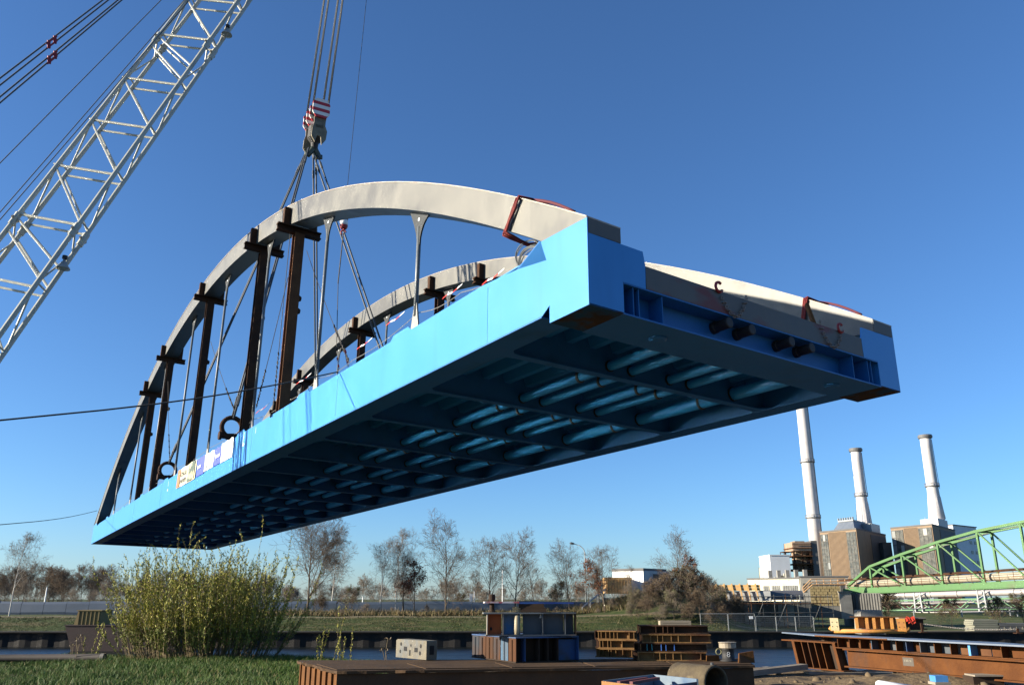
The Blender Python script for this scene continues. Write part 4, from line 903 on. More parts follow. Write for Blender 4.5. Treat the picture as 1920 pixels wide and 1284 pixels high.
for i in range(1, len(ss)-1):
    m = MB(); m.bar(ptn(ss[i], zs[i]-.05, 0), ptn(ss[i], zs[i]-.05, 1), .14, .16); m.build('portal_strut', GREENP, e)
    m = MB(); m.bar(ptn(ss[i], zs[i]-.1, 0), ptn(ss[i+1], zs[i+1]-.1, 1), .08, .08); m.build('wind_brace', STEEL, e)
m = MB(); m.prism([ptn(-.3, zbot(0)+.1, .1), ptn(ss[-1], zbot(ss[-1])+.1, .1), ptn(ss[-1], zbot(ss[-1])+.1, .9), ptn(-.3, zbot(0)+.1, .9)], (0, 0, .06)); m.build('deck', WOODG, e)
m = MB(); m.tube([ptn(s, zbot(s)+.75, .5) for s in np.linspace(-.6, ss[-1], 14)], .36, 14); m.build('carried_pipe', mat('pale_pipe', (.33, .29, .21), (.26, .225, .16), .6, rough=.6), e, smooth=True)
m = MB(); m.tube([ptn(s, zbot(s)+1.3+.03*math.sin(s), .55) for s in np.linspace(-2, ss[-1], 30)], .12, 8); m.build('upper_pipe', RUST, e)
for k in range(26):
    s = -1+k*1.5; m = MB(); m.tube([ptn(s, zbot(s)+.2, -.12), ptn(s, zbot(s)+1.15, -.12)], .025, 4); m.build('rail_post', RUSTB, e)
for zz in (.65, 1.15):
    m = MB(); m.tube([ptn(-1, zbot(0)+zz, -.12), ptn(37, zbot(37)+zz, -.12)], .025, 4); m.build('handrail', RUSTB, e)
# its masonry and concrete abutment with tan stair
y = 98; x0, x1 = xyat(1520, y), xyat(1574, y); e = empty('masonry_pier', (x0, y, -.3), 'yellowish stone pier left of the green bridge end', 'pier')
e.rotation_euler = (0, 0, R(-14)); zt = hz(1098, y)+.3; zb_ = hz(1135, y)+.3; wv = x1-x0
m = MB(); m.box(0, wv, .1, 3, 0, zt-.02); m.build('core', CONCD, e)
sm = None; rws = 7
for r_ in range(rws):
    n_b = 7; off = .5 if r_ % 2 else 0
    for k in range(n_b+1):
        a = max(0, (k-off)/n_b*wv)+.02; c = min(wv, (k+1-off)/n_b*wv)-.02
        if c-a < .1: continue
        z0 = zb_+(zt-zb_)*r_/rws; z1 = zb_+(zt-zb_)*(r_+1)/rws-.03; pr_ = random.uniform(-.03, .04); m = MB(); m.box(a, c, .0-pr_, .12, z0, z1); m.build('stone', STONE, e)
m = MB(); m.box(-.2, wv+.2, -.02, 3, 0, zb_-.03); m.build('dark_base', CONCD, e)
x0, x1 = xyat(1575, 97), xyat(1597, 97); e = empty('concrete_pillar', (x0, 97, -.4), 'square pale concrete pillar under the end of the green bridge', 'pillar')
m = MB(); m.box(0, x1-x0, 0, 2, 0, hz(1110, 97)+.4); m.build('shaft', CONC, e); m = MB(); m.box(-.1, x1-x0+.1, -.1, 2.1, hz(1110, 97)+.402, hz(1108, 97)+.4); m.build('cap', CONC, e)
x0, x1 = xyat(1597, 98), xyat(1652, 95); e = empty('ribbed_wall', (x0, 98, -1.2), 'dark ribbed concrete wall below the green bridge', 'wall')
m = MB(); m.prism([(0, 0, 0), (x1-x0, -3, 0), (x1-x0, 1, 0), (0, 3, 0)], (0, 0, hz(1108, 98)+1.0)); m.build('wall_body', CONCD, e)
for k in range(11):
    t = (k+.5)/11; m = MB(); m.bar(((x1-x0)*t, -3*t-.05, 0), ((x1-x0)*t, -3*t-.05, hz(1109, 98)+1.0), .1, .16, up=(0, 1, 0)); m.build('rib', CONCD, e)
TANR = mat('tan_railing', (.50, .30, .14), (.42, .24, .11), 2, rough=.6)
y = 97; e = empty('stair_railing', (xyat(1507, y), y-.5, hz(1110, y)), 'tan railing of the stair up to the green bridge', 'railing'); o = Vector((xyat(1507, y), y-.5, hz(1110, y)))
def rp(u, v): q_ = W(u, v, y-.5); return q_-o
pts = [rp(1507, 1110), rp(1523, 1096), rp(1585, 1095)]; ptt = [rp(1505, 1101), rp(1521, 1085), rp(1584, 1084)]; ptm = [(a+c)/2 for a, c in zip(pts, ptt)]
for nm, pp in (('stringer', pts), ('top_rail', ptt), ('mid_rail', ptm)):
    m = MB(); m.tube(pp, .09 if nm == 'stringer' else .06, 6); m.build(nm, TANR, e)
for t in np.linspace(0, 1, 8):
    q0 = pts[0].lerp(pts[1], t*3) if t < .33 else pts[1].lerp(pts[2], (t-.33)/.67); q1 = ptt[0].lerp(ptt[1], t*3) if t < .33 else ptt[1].lerp(ptt[2], (t-.33)/.67)
    m = MB(); m.tube([q0, q1], .05, 5); m.build('rail_post', TANR, e)
# new abutment under construction with timber formwork and scaffold
y = 96; x0, x1 = xyat(1330, y), xyat(1520, y); e = empty('new_abutment', (x0, y, -1.2), 'dark concrete abutment under construction behind the fence', 'abutment')
zt = hz(1127, y)+1.2; m = MB(); m.box(0, x1-x0, 0, 5, 0, zt); m.build('wall_body', CONCD, e)
for k in range(6):
    m = MB(); a = (x1-x0)*k/6+.03; m.box(a, a+(x1-x0)/6-.06, -.06, 0, .1, zt-.1); m.build('panel', CONCD if k % 2 else CONC, e)
e = empty('formwork', (xyat(1338, 95), 95, hz(1126, 95)), 'yellow timber formwork beam with slanting struts above the abutment', 'formwork')
bw_, zz0, zz1 = xyat(1424, 95)-xyat(1338, 95), hz(1107, 95)-hz(1126, 95), hz(1096, 95)-hz(1126, 95)
e.rotation_euler = (0, 0, R(-20))
for k in range(2):
    m = MB(); m.box(0, bw_, -.1, .0, zz0+(zz1-zz0)*k/2+.01, zz0+(zz1-zz0)*(k+1)/2-.01); m.build('board', WOOD, e)
for k in range(6):
    xx = bw_*(.08+.165*k); m = MB(); m.bar((xx, -.18, zz1+.05), (xx+.25, -.25, .05), .13, .13, up=(0, 1, 0)); m.build('strut', WOOD, e)
    m = MB(); m.bar((xx, -.17, zz0-.05), (xx, -.17, zz1+.12), .16, .12, up=(0, 1, 0)); m.build('strongback', WOOD, e)
m = MB(); m.box(0, bw_+1, .05, 1.5, 0, zz0-.05); m.build('grey_form', mat('grey_formply', (.26, .27, .27), (.34, .34, .33), 1.2, rough=.7), e)
e = empty('tarpaulin_roll', (xyat(1428, 94), 94, hz(1124, 94)), 'dark grey sheeted half round cover beside the timber formwork', 'tarpaulin')
m = MB(); r_ = hz(1104, 94)-hz(1122, 94); wq = xyat(1506, 94)-xyat(1428, 94); prof = [(0, .5+math.cos(t)*.7, .35+math.sin(t)*(r_-.35)) for t in np.linspace(0, math.pi, 8)]+[(0, -.2, 0), (0, 1.2, 0)]
m.prism(prof, (wq, 0, 0)); m.build('cover', mat('tarp_grey', (.085, .09, .10), (.12, .12, .13), 1.2, rough=.6, bump=.3, bscale=4), e)
for k in range(5): m = MB(); m.bar((wq*(.1+.2*k), -.32, -.6), (wq*(.1+.2*k), -.3, .5), .1, .1, up=(1, 0, 0)); m.build('prop', GALV, e)
SCAF = mat('scaffold_grey', (.06, .065, .065), (.09, .09, .085), 3, rough=.6)
e = empty('scaffold', (xyat(1386, 93), 93, -1.2), 'scaffold with planks in front of the dark abutment', 'scaffold'); sx0 = xyat(1386, 93); sw = xyat(1560, 93)-sx0
for k in range(9):
    for d_2 in (0, 1.2):
        m = MB(); m.tube([(sw*k/8, d_2, 0), (sw*k/8, d_2, hz(1114, 93)+1.2)], .035, 5); m.build('standard', RUSTB if k % 3 == 1 else SCAF, e)
for v in (1166, 1148, 1131, 1118):
    z = hz(v, 93)+1.2; m = MB(); m.tube([(0, 0, z), (sw, 0, z)], .045, 5); m.build('ledger', SCAF if v != 1131 else RUSTB, e)
    if v in (1148, 1131): m = MB(); m.box(0, sw*.7, .1, 1.1, z-.06, z); m.build('plank_deck', WOODG if v == 1148 else RUSTB, e)
for k in (1, 3, 6): m = MB(); m.tube([(sw*k/8, -.02, 0), (sw*(k+1)/8, -.02, hz(1131, 93)+1.2)], .04, 5); m.build('brace', SCAF, e)
# mesh fence on the far quay
for i, (ua, ub) in enumerate(((1311, 1362), (1363, 1412), (1414, 1451), (1452, 1487), (1488, 1521))):
    y = 80.; x0, x1 = xyat(ua, y), xyat(ub, y); z0, z1 = hz(1187, y), hz(1150 if i < 2 else 1155, y)
    e = empty('mesh_fence_panel', (x0, y, z0), ['site fence panel at the left end of the row on the far quay', 'site fence panel with a small white tag on the far quay', 'site fence panel third from the left on the far quay', 'site fence panel fourth from the left on the far quay', 'site fence panel at the right end of the row on the far quay'][i], 'fence panel', 'mesh fence panels on the far quay'); w_ = x1-x0; h_ = z1-z0
    for nm, a, c in (('post', (0, 0, 0), (0, 0, h_)), ('post', (w_, 0, 0), (w_, 0, h_)), ('rail', (0, 0, h_), (w_, 0, h_)), ('rail', (0, 0, .15), (w_, 0, .15))):
        m = MB(); m.tube([a, c], .024, 5); m.build(nm, GALV, e)
    m = MB()
    for k in range(1, 22): m.tube([(w_*k/22, 0, .15), (w_*k/22, 0, h_)], .003, 3, cap=False)
    for k in range(1, 9): m.tube([(0, 0, h_*k/9), (w_, 0, h_*k/9)], .003, 3, cap=False)
    tag(m.build('wire_mesh', GALV, e), kind='stuff')
    m = MB(); m.box(-.25, .25, -.12, .12, -.02, .12); m.build('foot_block', CONC, e)
    if i == 1: m = MB(); m.box(w_-.5, w_-.15, -.04, -.01, h_-.45, h_-.2); m.build('white_tag', WHITE, e)
# silver pipeline on lattice trestle right of the abutment
PA = Vector((xyat(1640, 128), 128, 0)); PB = Vector((xyat(1935, 112), 112, 0)); dp_ = (PB-PA); Lp = dp_.length; dp_.normalize(); sp_ = Vector((-dp_.y, dp_.x, 0))
zc0, zc1 = hz(1117, 128), hz(1109, 112); zc = lambda s: zc0+(zc1-zc0)*s/Lp
e = empty('pipe_rack', PA, 'silver pipeline on a green lattice rack beyond the green bridge', 'pipe bridge')
pq = lambda s, z, o_=0.: dp_*s+sp_*o_+Vector((0, 0, z))
m = MB(); m.tube([pq(s, zc(s)) for s in np.linspace(-2, Lp+12, 10)], .40, 14); pi_ = m.build('silver_pipe', SILVER, e, smooth=True)
for k in range(8):
    s = 1+k*3.6; m = MB(); m.lathe(pq(s, zc(s)), [(.42, -.08), (.47, -.08), (.47, .08), (.42, .08)], 14, axis=dp_, up=(0, 0, 1)); m.build('pipe_band', SILVER, pi_)
m = MB(); m.tube([pq(s, zc(s)+.85, 1.2) for s in np.linspace(9, Lp+12, 6)], .16, 8); m.build('upper_pipe', SILVER, e, smooth=True)
for zz, nm in ((-.75, 'top_chord'), (-2.05, 'bottom_chord')):
    for o_ in (-.8, .8): m = MB(); m.bar(pq(-2, zc(0)+zz, o_), pq(Lp+12, zc(Lp+12)+zz, o_), .16, .18); m.build(nm, GREEND, e)
nb = 20
for k in range(nb):
    s0, s1 = -2+(Lp+14)*k/nb, -2+(Lp+14)*(k+1)/nb
    for o_ in (-.8, .8):
        m = MB(); a, c = (-.75, -2.05) if k % 2 else (-2.05, -.75); m.bar(pq(s0, zc(s0)+a, o_), pq(s1, zc(s1)+c, o_), .09, .1); m.build('diagonal', GREEND, e)
for zz, o_, r_ in ((-1.1, 0, .13), (-1.0, .4, .1), (-2.35, -.2, .12)):
    m = MB(); m.tube([pq(s, zc(s)+zz, o_) for s in np.linspace(-2, Lp+12, 8)], r_, 8); m.build('service_pipe', SILVER, e, smooth=True)
for u in (1727, 1846):
    s = min(np.linspace(0, Lp, 400), key=lambda s: abs(xyat(u, (PA+dp_*s).y)-(PA+dp_*s).x)); base = pq(s, 0); hh = zc(s)+.4
    for ox in (-.5, .5):
        for oy in (-1.1, 1.1): m = MB(); m.bar(base+dp_*ox+sp_*oy, base+dp_*ox*.8+sp_*oy+Vector((0, 0, hh)), .16, .16, up=dp_); m.build('trestle_leg', GALV, e)
    for kk in range(4):
        z = hh*(kk+.5)/4.2
        for oy in (-1.1, 1.1): m = MB(); m.bar(base+dp_*-.5+sp_*oy+Vector((0, 0, z)), base+dp_*.5+sp_*oy+Vector((0, 0, z+hh/5)), .08, .08); m.build('trestle_brace', GALV, e)
# pale low pipes and bits behind the right bushes
for i, (u0, u1, v, y, r_, lab) in enumerate(((1690, 1915, 1141, 104, .08, 'thin pale pipe low under the green lattice rack'), (1790, 1920, 1148, 100, .07, 'thin rusty pale pipe running behind the right bushes'))):
    A = W(u0, v, y); B_ = W(u1, v-2, y); e = empty('low_pipe', A, lab, 'pipe'); m = MB(); m.tube([Vector(), B_-A], r_, 6); m.build('tube', SILVER, e)
    for t in (.1, .5, .9): m = MB(); m.bar((B_-A)*t, (B_-A)*t+Vector((0, 0, -A.z-.3)), .1, .1, up=(1, 0, 0)); m.build('support', GALV, e)
# ================================================================== VEGETATION
BARK = mat('bark', (.075, .058, .045), (.12, .095, .07), 4, spec=.2, rough=.9)
BIRCH = mat('birch_bark', (.42, .40, .36), (.16, .14, .12), 3, lo=.5, hi=.75, rough=.85)
TWIG = mat('twig', (.105, .075, .052), (.14, .105, .075), 2, spec=.2, rough=.9)
TWIGG = mat('pale_twig', (.17, .135, .10), (.22, .18, .14), 2, spec=.2, rough=.9)
def leafmat(name, a, b_, tr=.25):
    m = mat(name, a, b_, 1.2, rough=.6, spec=.25); b = m.node_tree.nodes['Principled BSDF']
    b.inputs['Transmission Weight'].default_value = 0; b.inputs['Subsurface Weight'].default_value = 0
    return m
OAKLEAF = leafmat('rust_leaf', (.20, .062, .018), (.13, .04, .014))
REDLEAF = leafmat('dark_red_leaf', (.085, .028, .018), (.12, .04, .02))
OLIVE = leafmat('olive_leaf', (.075, .085, .025), (.115, .115, .036))
BROWNLEAF = leafmat('brown_leaf', (.13, .095, .05), (.19, .14, .08))
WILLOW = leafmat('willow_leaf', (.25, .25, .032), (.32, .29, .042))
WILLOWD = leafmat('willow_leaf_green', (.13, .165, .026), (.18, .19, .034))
WSTEM = mat('willow_stem', (.10, .075, .035), (.16, .115, .05), 3, rough=.8)
def tubes_np(segs, n=3):
    S = np.asarray(segs, float)          # p0(3) p1(3) r0 r1
    p0, p1, r0, r1 = S[:, :3], S[:, 3:6], S[:, 6], S[:, 7]; d = p1-p0; d /= np.linalg.norm(d, axis=1)[:, None]+1e-9
    ref = np.where(np.abs(d[:, 2:3]) > .9, np.array([[1., 0, 0]]), np.array([[0, 0, 1.]])); a = np.cross(d, ref); a /= np.linalg.norm(a, axis=1)[:, None]; b = np.cross(d, a)
    V = []
    for p, r in ((p0, r0), (p1, r1)):
        for k in range(n):
            t = 2*math.pi*k/n; V.append(p+(a*math.cos(t)+b*math.sin(t))*r[:, None])
    V = np.stack(V, 1).reshape(-1, 3); base = np.arange(len(S))[:, None]*2*n
    F = np.concatenate([np.concatenate([base+k, base+(k+1) % n, base+n+(k+1) % n, base+n+k], 1) for k in range(n)], 0); return V, F
def quads_np(C, U, Vv):
    V = np.stack([C-U-Vv, C+U-Vv, C+U+Vv, C-U+Vv], 1).reshape(-1, 3); F = np.arange(len(V)).reshape(-1, 4); return V, F
def rv(r): 
    v = r.normal(size=3); return v/np.linalg.norm(v)
def grow_tree(seed, H, spread=.5, levels=4, nb=(15, 7, 5, 3), lean=(0, 0), fork=False, first=.22, r0=None, up=.25, droop=0., rmin=.011):
    r = np.random.default_rng(seed); trunk = []; limbs = []; tw = []; ends = []
    def branch(p, d, ln, rad, lev):
        n = 7 if lev == 0 else (4 if lev < 3 else 2); pts = [p]; dirs = [d]
        for i in range(n):
            jit = .06 if lev == 0 else .16; tro = up if lev < 3 else up*.4-droop
            d = d+rv(r)*jit+np.array([0, 0, tro*(.12 if lev else .02)]); d = d/np.linalg.norm(d)
            p = p+d*ln/n; pts.append(p); dirs.append(d)
        for i in range(n):
            t0, t1 = i/n, (i+1)/n; a = rad*(1-.85*t0); b = rad*(1-.85*t1); seg = [*pts[i], *pts[i+1], max(a, rmin*1.25), max(b, rmin)]
            (trunk if lev == 0 else (limbs if lev == 1 else tw)).append(seg)
        if lev >= levels: ends.append(pts[-1]); return
        k = nb[min(lev, len(nb)-1)]
        for j in range(k):
            t = (first+(1-first)*(j+r.random())/k) if lev == 0 else (.2+.8*(j+r.random())/k)
            x = t*n; i = min(int(x), n-1); q = pts[i]+(pts[i+1]-pts[i])*(x-i); dd = dirs[i+1]
            s = rv(r); s = s-dd*s.dot(dd) if False else s-dd*np.dot(s, dd); s /= np.linalg.norm(s)
            ang = (.55+.5*r.random())*(1-.35*t if lev == 0 else 1)
            nd = dd*math.cos(ang)+s*math.sin(ang); nd[2] += .1
            nl = ln*spread*(1.15-.65*t)*(.75+.5*r.random()) if lev == 0 else ln*(.55+.25*r.random())*(1-.4*t)
            branch(q, nd/np.linalg.norm(nd), nl, max(rad*(1-.85*t)*.55, .007), lev+1)
    rr = r0 or H*.013
    branch(np.zeros(3), np.array([lean[0], lean[1], 1.])/math.sqrt(1+lean[0]**2+lean[1]**2), H, rr, 0)
    if fork:
        branch(np.array([.0, 0, H*.12]), np.array([.35, .1, 1.])/1.07, H*.72, rr*.75, 0)
    return trunk, limbs, tw, np.array(ends)
TREE_CACHE = {}
def make_tree_meshes(key, seed, H, bark=BARK, twig=TWIG, leaf=None, nleaf=0, lsize=.12, **kw):
    tr, li, tw, ends = grow_tree(seed, H, **kw)
    V, F = tubes_np(tr, 8); a = np_mesh('trunk', V, F, bark, True); V, F = tubes_np(li, 5); b = np_mesh('limbs', V, F, bark, True); V, F = tubes_np(tw, 3); c = np_mesh('crown', V, F, twig)
    lm = None
    if leaf:
        r = np.random.default_rng(seed+99); P_ = ends[r.integers(0, len(ends), nleaf)]; P_ = P_+r.normal(size=P_.shape)*lsize*1.2
        keep = vnoise(P_[:, 0]+50, P_[:, 2]+50+P_[:, 1], .9, seed) > -.08; P_ = P_[keep]
        U = r.normal(size=P_.shape); U /= np.linalg.norm(U, axis=1)[:, None]; V2 = np.cross(U, r.normal(size=P_.shape)); V2 /= np.linalg.norm(V2, axis=1)[:, None]
        s_ = lsize*(.5+r.random((len(P_), 1))); V, F = quads_np(P_, U*s_*.5, V2*s_*.35); lm = np_mesh('leaves', V, F, leaf)
    TREE_CACHE[key] = (a, b, c, lm); return TREE_CACHE[key]
def plant_tree(key, name, pos, label, cat='tree', group=None, rot=0., sc=1.):
    a, b, c, lm = TREE_CACHE[key]; e = empty(name, pos, label, cat, group); e.rotation_euler = (0, 0, rot); e.scale = (sc, sc, sc)
    t = link('trunk', a, e); link('limb', b, t); link('crown', c, e)
    if lm: link('leaves', lm, e)
    return e
make_tree_meshes('big', 3, 10.5, fork=True, spread=.58, nb=(16, 7, 6, 3), first=.16, rmin=.009)
make_tree_meshes('mid', 5, 9., spread=.54, nb=(18, 7, 5, 3), first=.12, rmin=.008)
make_tree_meshes('mid2', 8, 9., spread=.48, nb=(17, 7, 5, 3), first=.16, lean=(.03, 0), rmin=.008)
make_tree_meshes('mid3', 55, 9., spread=.50, nb=(18, 6, 6, 3), first=.2, lean=(-.03, 0), rmin=.008, up=.4)
make_tree_meshes('slim', 13, 8., spread=.40, nb=(14, 6, 5, 3), first=.2, twig=TWIGG, rmin=.008)
make_tree_meshes('birch', 17, 9.5, spread=.46, nb=(16, 7, 5, 3), first=.25, bark=BIRCH, twig=TWIGG, droop=.3, r0=.10, rmin=.007)
make_tree_meshes('birch2', 19, 9.5, spread=.42, nb=(15, 7, 5, 3), first=.3, bark=BIRCH, twig=TWIGG, droop=.35, r0=.09, rmin=.007, lean=(.04, 0))
make_tree_meshes('oak', 21, 7., spread=.46, nb=(13, 6, 5, 3), first=.25, leaf=OAKLEAF, nleaf=1700, lsize=.15, rmin=.008)
make_tree_meshes('redshrub', 23, 6., spread=.45, nb=(12, 7, 5, 3), first=.2, leaf=REDLEAF, nleaf=2600, lsize=.13, rmin=.008)
make_tree_meshes('olive', 25, 4.5, spread=.6, nb=(13, 7, 6, 4), first=.06, leaf=OLIVE, nleaf=4200, lsize=.10, rmin=.009)
make_tree_meshes('scrub', 29, 4., spread=.8, nb=(15, 8, 5, 3), first=.04, twig=TWIGG, rmin=.011)
make_tree_meshes('thicket', 27, 4., spread=.8, nb=(15, 8, 6, 3), first=.04, leaf=BROWNLEAF, nleaf=3600, lsize=.08, twig=TWIG, rmin=.012)
make_tree_meshes('thicket2', 28, 4., spread=.75, nb=(15, 8, 6, 3), first=.03, leaf=OLIVE, nleaf=3500, lsize=.08, twig=TWIGG, rmin=.011)
make_tree_meshes('wood1', 31, 9., spread=.60, nb=(15, 7, 5, 3), first=.10, rmin=.018)
make_tree_meshes('wood2', 33, 9., spread=.62, nb=(14, 8, 5, 3), first=.12, rmin=.018, up=.4)
def gzat(x, y): return float(height(np.array([[x]]), np.array([[y]]))[0, 0])
def tree_px(key, H0, u, vtop, y, label, name='bare_tree', rot=0., cat='tree', group='bare trees behind the far bank'):
    x = xyat(u, y); z = gzat(x, y)-.05; zt = hz(vtop, y); return plant_tree(key, name, (x, y, z), label, cat, group, rot, (zt-z)/H0)
tree_px('big', 10.8, 577, 985, 91, 'tallest bare tree with a forked trunk just right of the willow bush', rot=.4)
tree_px('birch', 9.8, 622, 1012, 98, 'pale slender tree behind the right side of the forked tree', rot=1.)
tree_px('birch', 9.8, 714, 1030, 92, 'pale birch with drooping twigs, left one of the birch pair', 'birch_tree', rot=2.2)
tree_px('birch2', 9.8, 742, 1008, 95, 'taller pale birch, right one of the birch pair', 'birch_tree', rot=.3)
tree_px('slim', 8.2, 757, 1035, 93, 'thin bare sapling beside the right birch', rot=4)
tree_px('redshrub', 6.2, 777, 1068, 92, 'dark tree with withered red brown leaves between birches and tall bare tree', 'leafy_tree', rot=1, group=None)
tree_px('mid', 9.3, 836, 1006, 90, 'tall bare tree with a straight trunk left of the steel stack', rot=.5)
tree_px('mid2', 9.3, 915, 1028, 97, 'bare tree rising behind the left end of the steel stack', rot=2.1)
tree_px('mid', 9.3, 885, 1085, 104, 'low dark bare tree between the tall bare tree and the steel stack', rot=3.3)
tree_px('mid3', 9.3, 966, 1026, 95, 'bare tree rising behind the middle of the steel stack', rot=.2)
tree_px('slim', 8.2, 1000, 1062, 100, 'thin bare tree behind the right part of the steel stack', rot=2.6)
tree_px('mid3', 9.3, 1068, 1042, 92, 'bare tree just left of the street lamp', rot=4.4)
tree_px('oak', 7.2, 1103, 1066, 90, 'thin tree with rust coloured leaves under the street lamp', 'leafy_tree', group=None)
tree_px('mid2', 9.3, 1133, 1040, 89, 'bare tree in front of the timber shed', rot=5.2)
tree_px('oak', 7.2, 1124, 1075, 93, 'low rust leaved tree left of the timber shed', 'leafy_tree', rot=2.5, group=None)
tree_px('slim', 8.2, 1180, 1072, 88, 'thin bare sapling in front of the white building', rot=.7)
tree_px('mid', 9.3, 1272, 1026, 88.5, 'bare pointed tree on top of the brushy mound', rot=1.9)
tree_px('oak', 7.2, 1296, 1058, 88, 'rust leaved tree on the brushy mound right of the pointed bare tree', 'leafy_tree', rot=.6, group=None)
tree_px('birch2', 9.8, 22, 1015, 88, 'slender pale tree leaning at the far left edge', rot=.5)
tree_px('olive', 4.7, 660, 1108, 94, 'round olive green bush right of the forked tree', 'bush', cat='bush', group=None)
tree_px('olive', 4.7, 1052, 1098, 95, 'olive green bush left of the rust leaved trees', 'bush', rot=1.5, cat='bush', group=None)
tree_px('olive', 4.7, 866, 1118, 99, 'small olive bush beside the white post with a sign', 'bush', rot=2.5, cat='bush', group=None)
tree_px('thicket', 4.2, 600, 1127, 95, 'low brown scrub at the foot of the forked tree', 'scrub', rot=2.5, cat='bush', group=None)
# brushy mound
mound = [(1195, 1118, 86), (1222, 1104, 88), (1248, 1096, 87), (1275, 1086, 87.5), (1303, 1088, 87), (1330, 1102, 86.5), (1352, 1116, 85.5), (1376, 1132, 85), (1212, 1130, 84), (1262, 1122, 84), (1310, 1120, 84), (1350, 1140, 83.5), (1240, 1143, 83), (1290, 1143, 82.5), (1330, 1152, 82), (1185, 1140, 84)]
for i, (u, v, y) in enumerate(mound):
    tree_px('thicket' if i % 3 else 'thicket2', 4.2, u, v, y, 'dense leafless shrub of the brushy mound right of the white building', 'mound_shrub', rot=i*1.3, cat='shrub', group='shrubs of the brushy mound')
for i, (u, v, y) in enumerate([(690, 1138, 91), (735, 1143, 91), (800, 1140, 92), (860, 1143, 91), (900, 1145, 91), (1010, 1140, 92), (1045, 1142, 91), (640, 1146, 90), (1090, 1136, 91), (1150, 1128, 90), (1120, 1143, 88.5)]):
    tree_px('scrub', 4.2, u, v, y, 'low brown undergrowth at the foot of the bare trees', 'undergrowth', rot=i*2.1, cat='shrub', group='low undergrowth along the far bank')
# bushes and land at the far right
for i, (u, v, y, lab) in enumerate([(1778, 1130, 92, 'olive green bush under the lattice rack left of the stacked boards'), (1868, 1128, 90, 'larger olive green bush at the right edge below the pipeline'), (1912, 1122, 93, 'olive bush cut by the right edge below the pipeline'), (1660, 1120, 96, 'dark leafless bush beside the ribbed concrete wall')]):
    tree_px('olive' if i < 3 else 'thicket', 4.7, u, v, y, lab, 'bush', rot=i*1.1+.3, cat='bush', group=None)
# far wood on the left
r = np.random.default_rng(5)
for i in range(46):
    u = -30+i*13+r.uniform(-6, 6)
    if 520 < u: v = 1108
    elif 228 < u < 245: continue
    else: v = 1078+r.uniform(-6, 10) if u < 200 else (1100 if u < 228 else 1088+r.uniform(-5, 12))
    y = 185+r.uniform(-18, 18); x = xyat(u, y); z = 0; zt = hz(v, y)
    plant_tree('wood1' if i % 2 else 'wood2', 'wood_tree', (x, y, z), 'dense bare tree in the far wood behind the grey blue wall', 'tree', 'bare trees of the far wood', r.uniform(0, 6), zt/9.2)
for i in range(44):
    u = -40+i*30+r.uniform(-9, 9); y = 150+r.uniform(0, 40); x = xyat(u, y); 
    plant_tree('scrub', 'hedge_shrub', (x, y, -.1), 'low dark shrub of the hedge line far behind the bank', 'shrub', 'far hedge shrubs', r.uniform(0, 6), r.uniform(.55, .95))
# ------------------------------------------------------------------ the willow bush
def willow():
    r = np.random.default_rng(11); base = Vector((xyat(385, 26.3), 26.3, -.1)); e = empty('willow_bush', base, 'large yellow green willow bush on the near canal bank', 'bush')
    segs = []; C = []; D = []
    px = 26.3/1560*1.0
    for k in range(380):
        a = r.choice([0.3, 1.2, 2.0, 2.9, 3.6, 4.6, 5.5])+r.normal()*.33; rr = r.random()**.6; bx0, by0 = math.cos(a)*rr*2.15, math.sin(a)*rr*1.1
        outl = rr*r.uniform(.5, 1.15); tilt = .05+.78*outl*r.uniform(.45, 1.); az = a+r.normal()*.35
        d = np.array([math.cos(az)*math.sin(tilt), math.sin(az)*math.sin(tilt), math.cos(tilt)]); ln = r.uniform(1.5, 3.55)*(1-.14*rr)
        if r.random() < .07: ln *= 1.22; d[:2] *= .5
        p = np.array([bx0, by0, 0.]); n = 9; rad = r.uniform(.008, .017)
        pts = [p]
        for i in range(n):
            d = d+rv(r)*.05+np.array([0, 0, .045]); d /= np.linalg.norm(d); q = p+d*ln/n; segs.append([*p, *q, rad*(1-.8*i/n), rad*(1-.8*(i+1)/n)]); p = q; pts.append(p)
            if i >= 2:
                for _ in range(13): C.append(pts[-2]+(p-pts[-2])*r.random()+rv(r)*.035); D.append(d*.7+rv(r)*.6)
                if r.random() < .75:
                    sd_ = d*.75+rv(r)*.55; sd_ /= np.linalg.norm(sd_); sl = r.uniform(.25, .7)*(1-.4*i/n); q2 = p+sd_*sl; segs.append([*p, *q2, .006, .003])
                    for _ in range(int(sl*46)): C.append(p+(q2-p)*r.random()+rv(r)*.03); D.append(sd_*.7+rv(r)*.6)
    V, F = tubes_np(segs, 3); link('stems', np_mesh('stems', V, F, WSTEM), e)
    C = np.array(C); D = np.array(D); D /= np.linalg.norm(D, axis=1)[:, None]; S = np.cross(D, rng.normal(size=D.shape)); S /= np.linalg.norm(S, axis=1)[:, None]
    s_ = (.5+rng.random((len(C), 1))); V, F = quads_np(C, D*.023*s_, S*.0075*s_)
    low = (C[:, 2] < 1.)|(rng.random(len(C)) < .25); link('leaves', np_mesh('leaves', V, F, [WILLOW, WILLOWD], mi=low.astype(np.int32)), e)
    return e
willow()
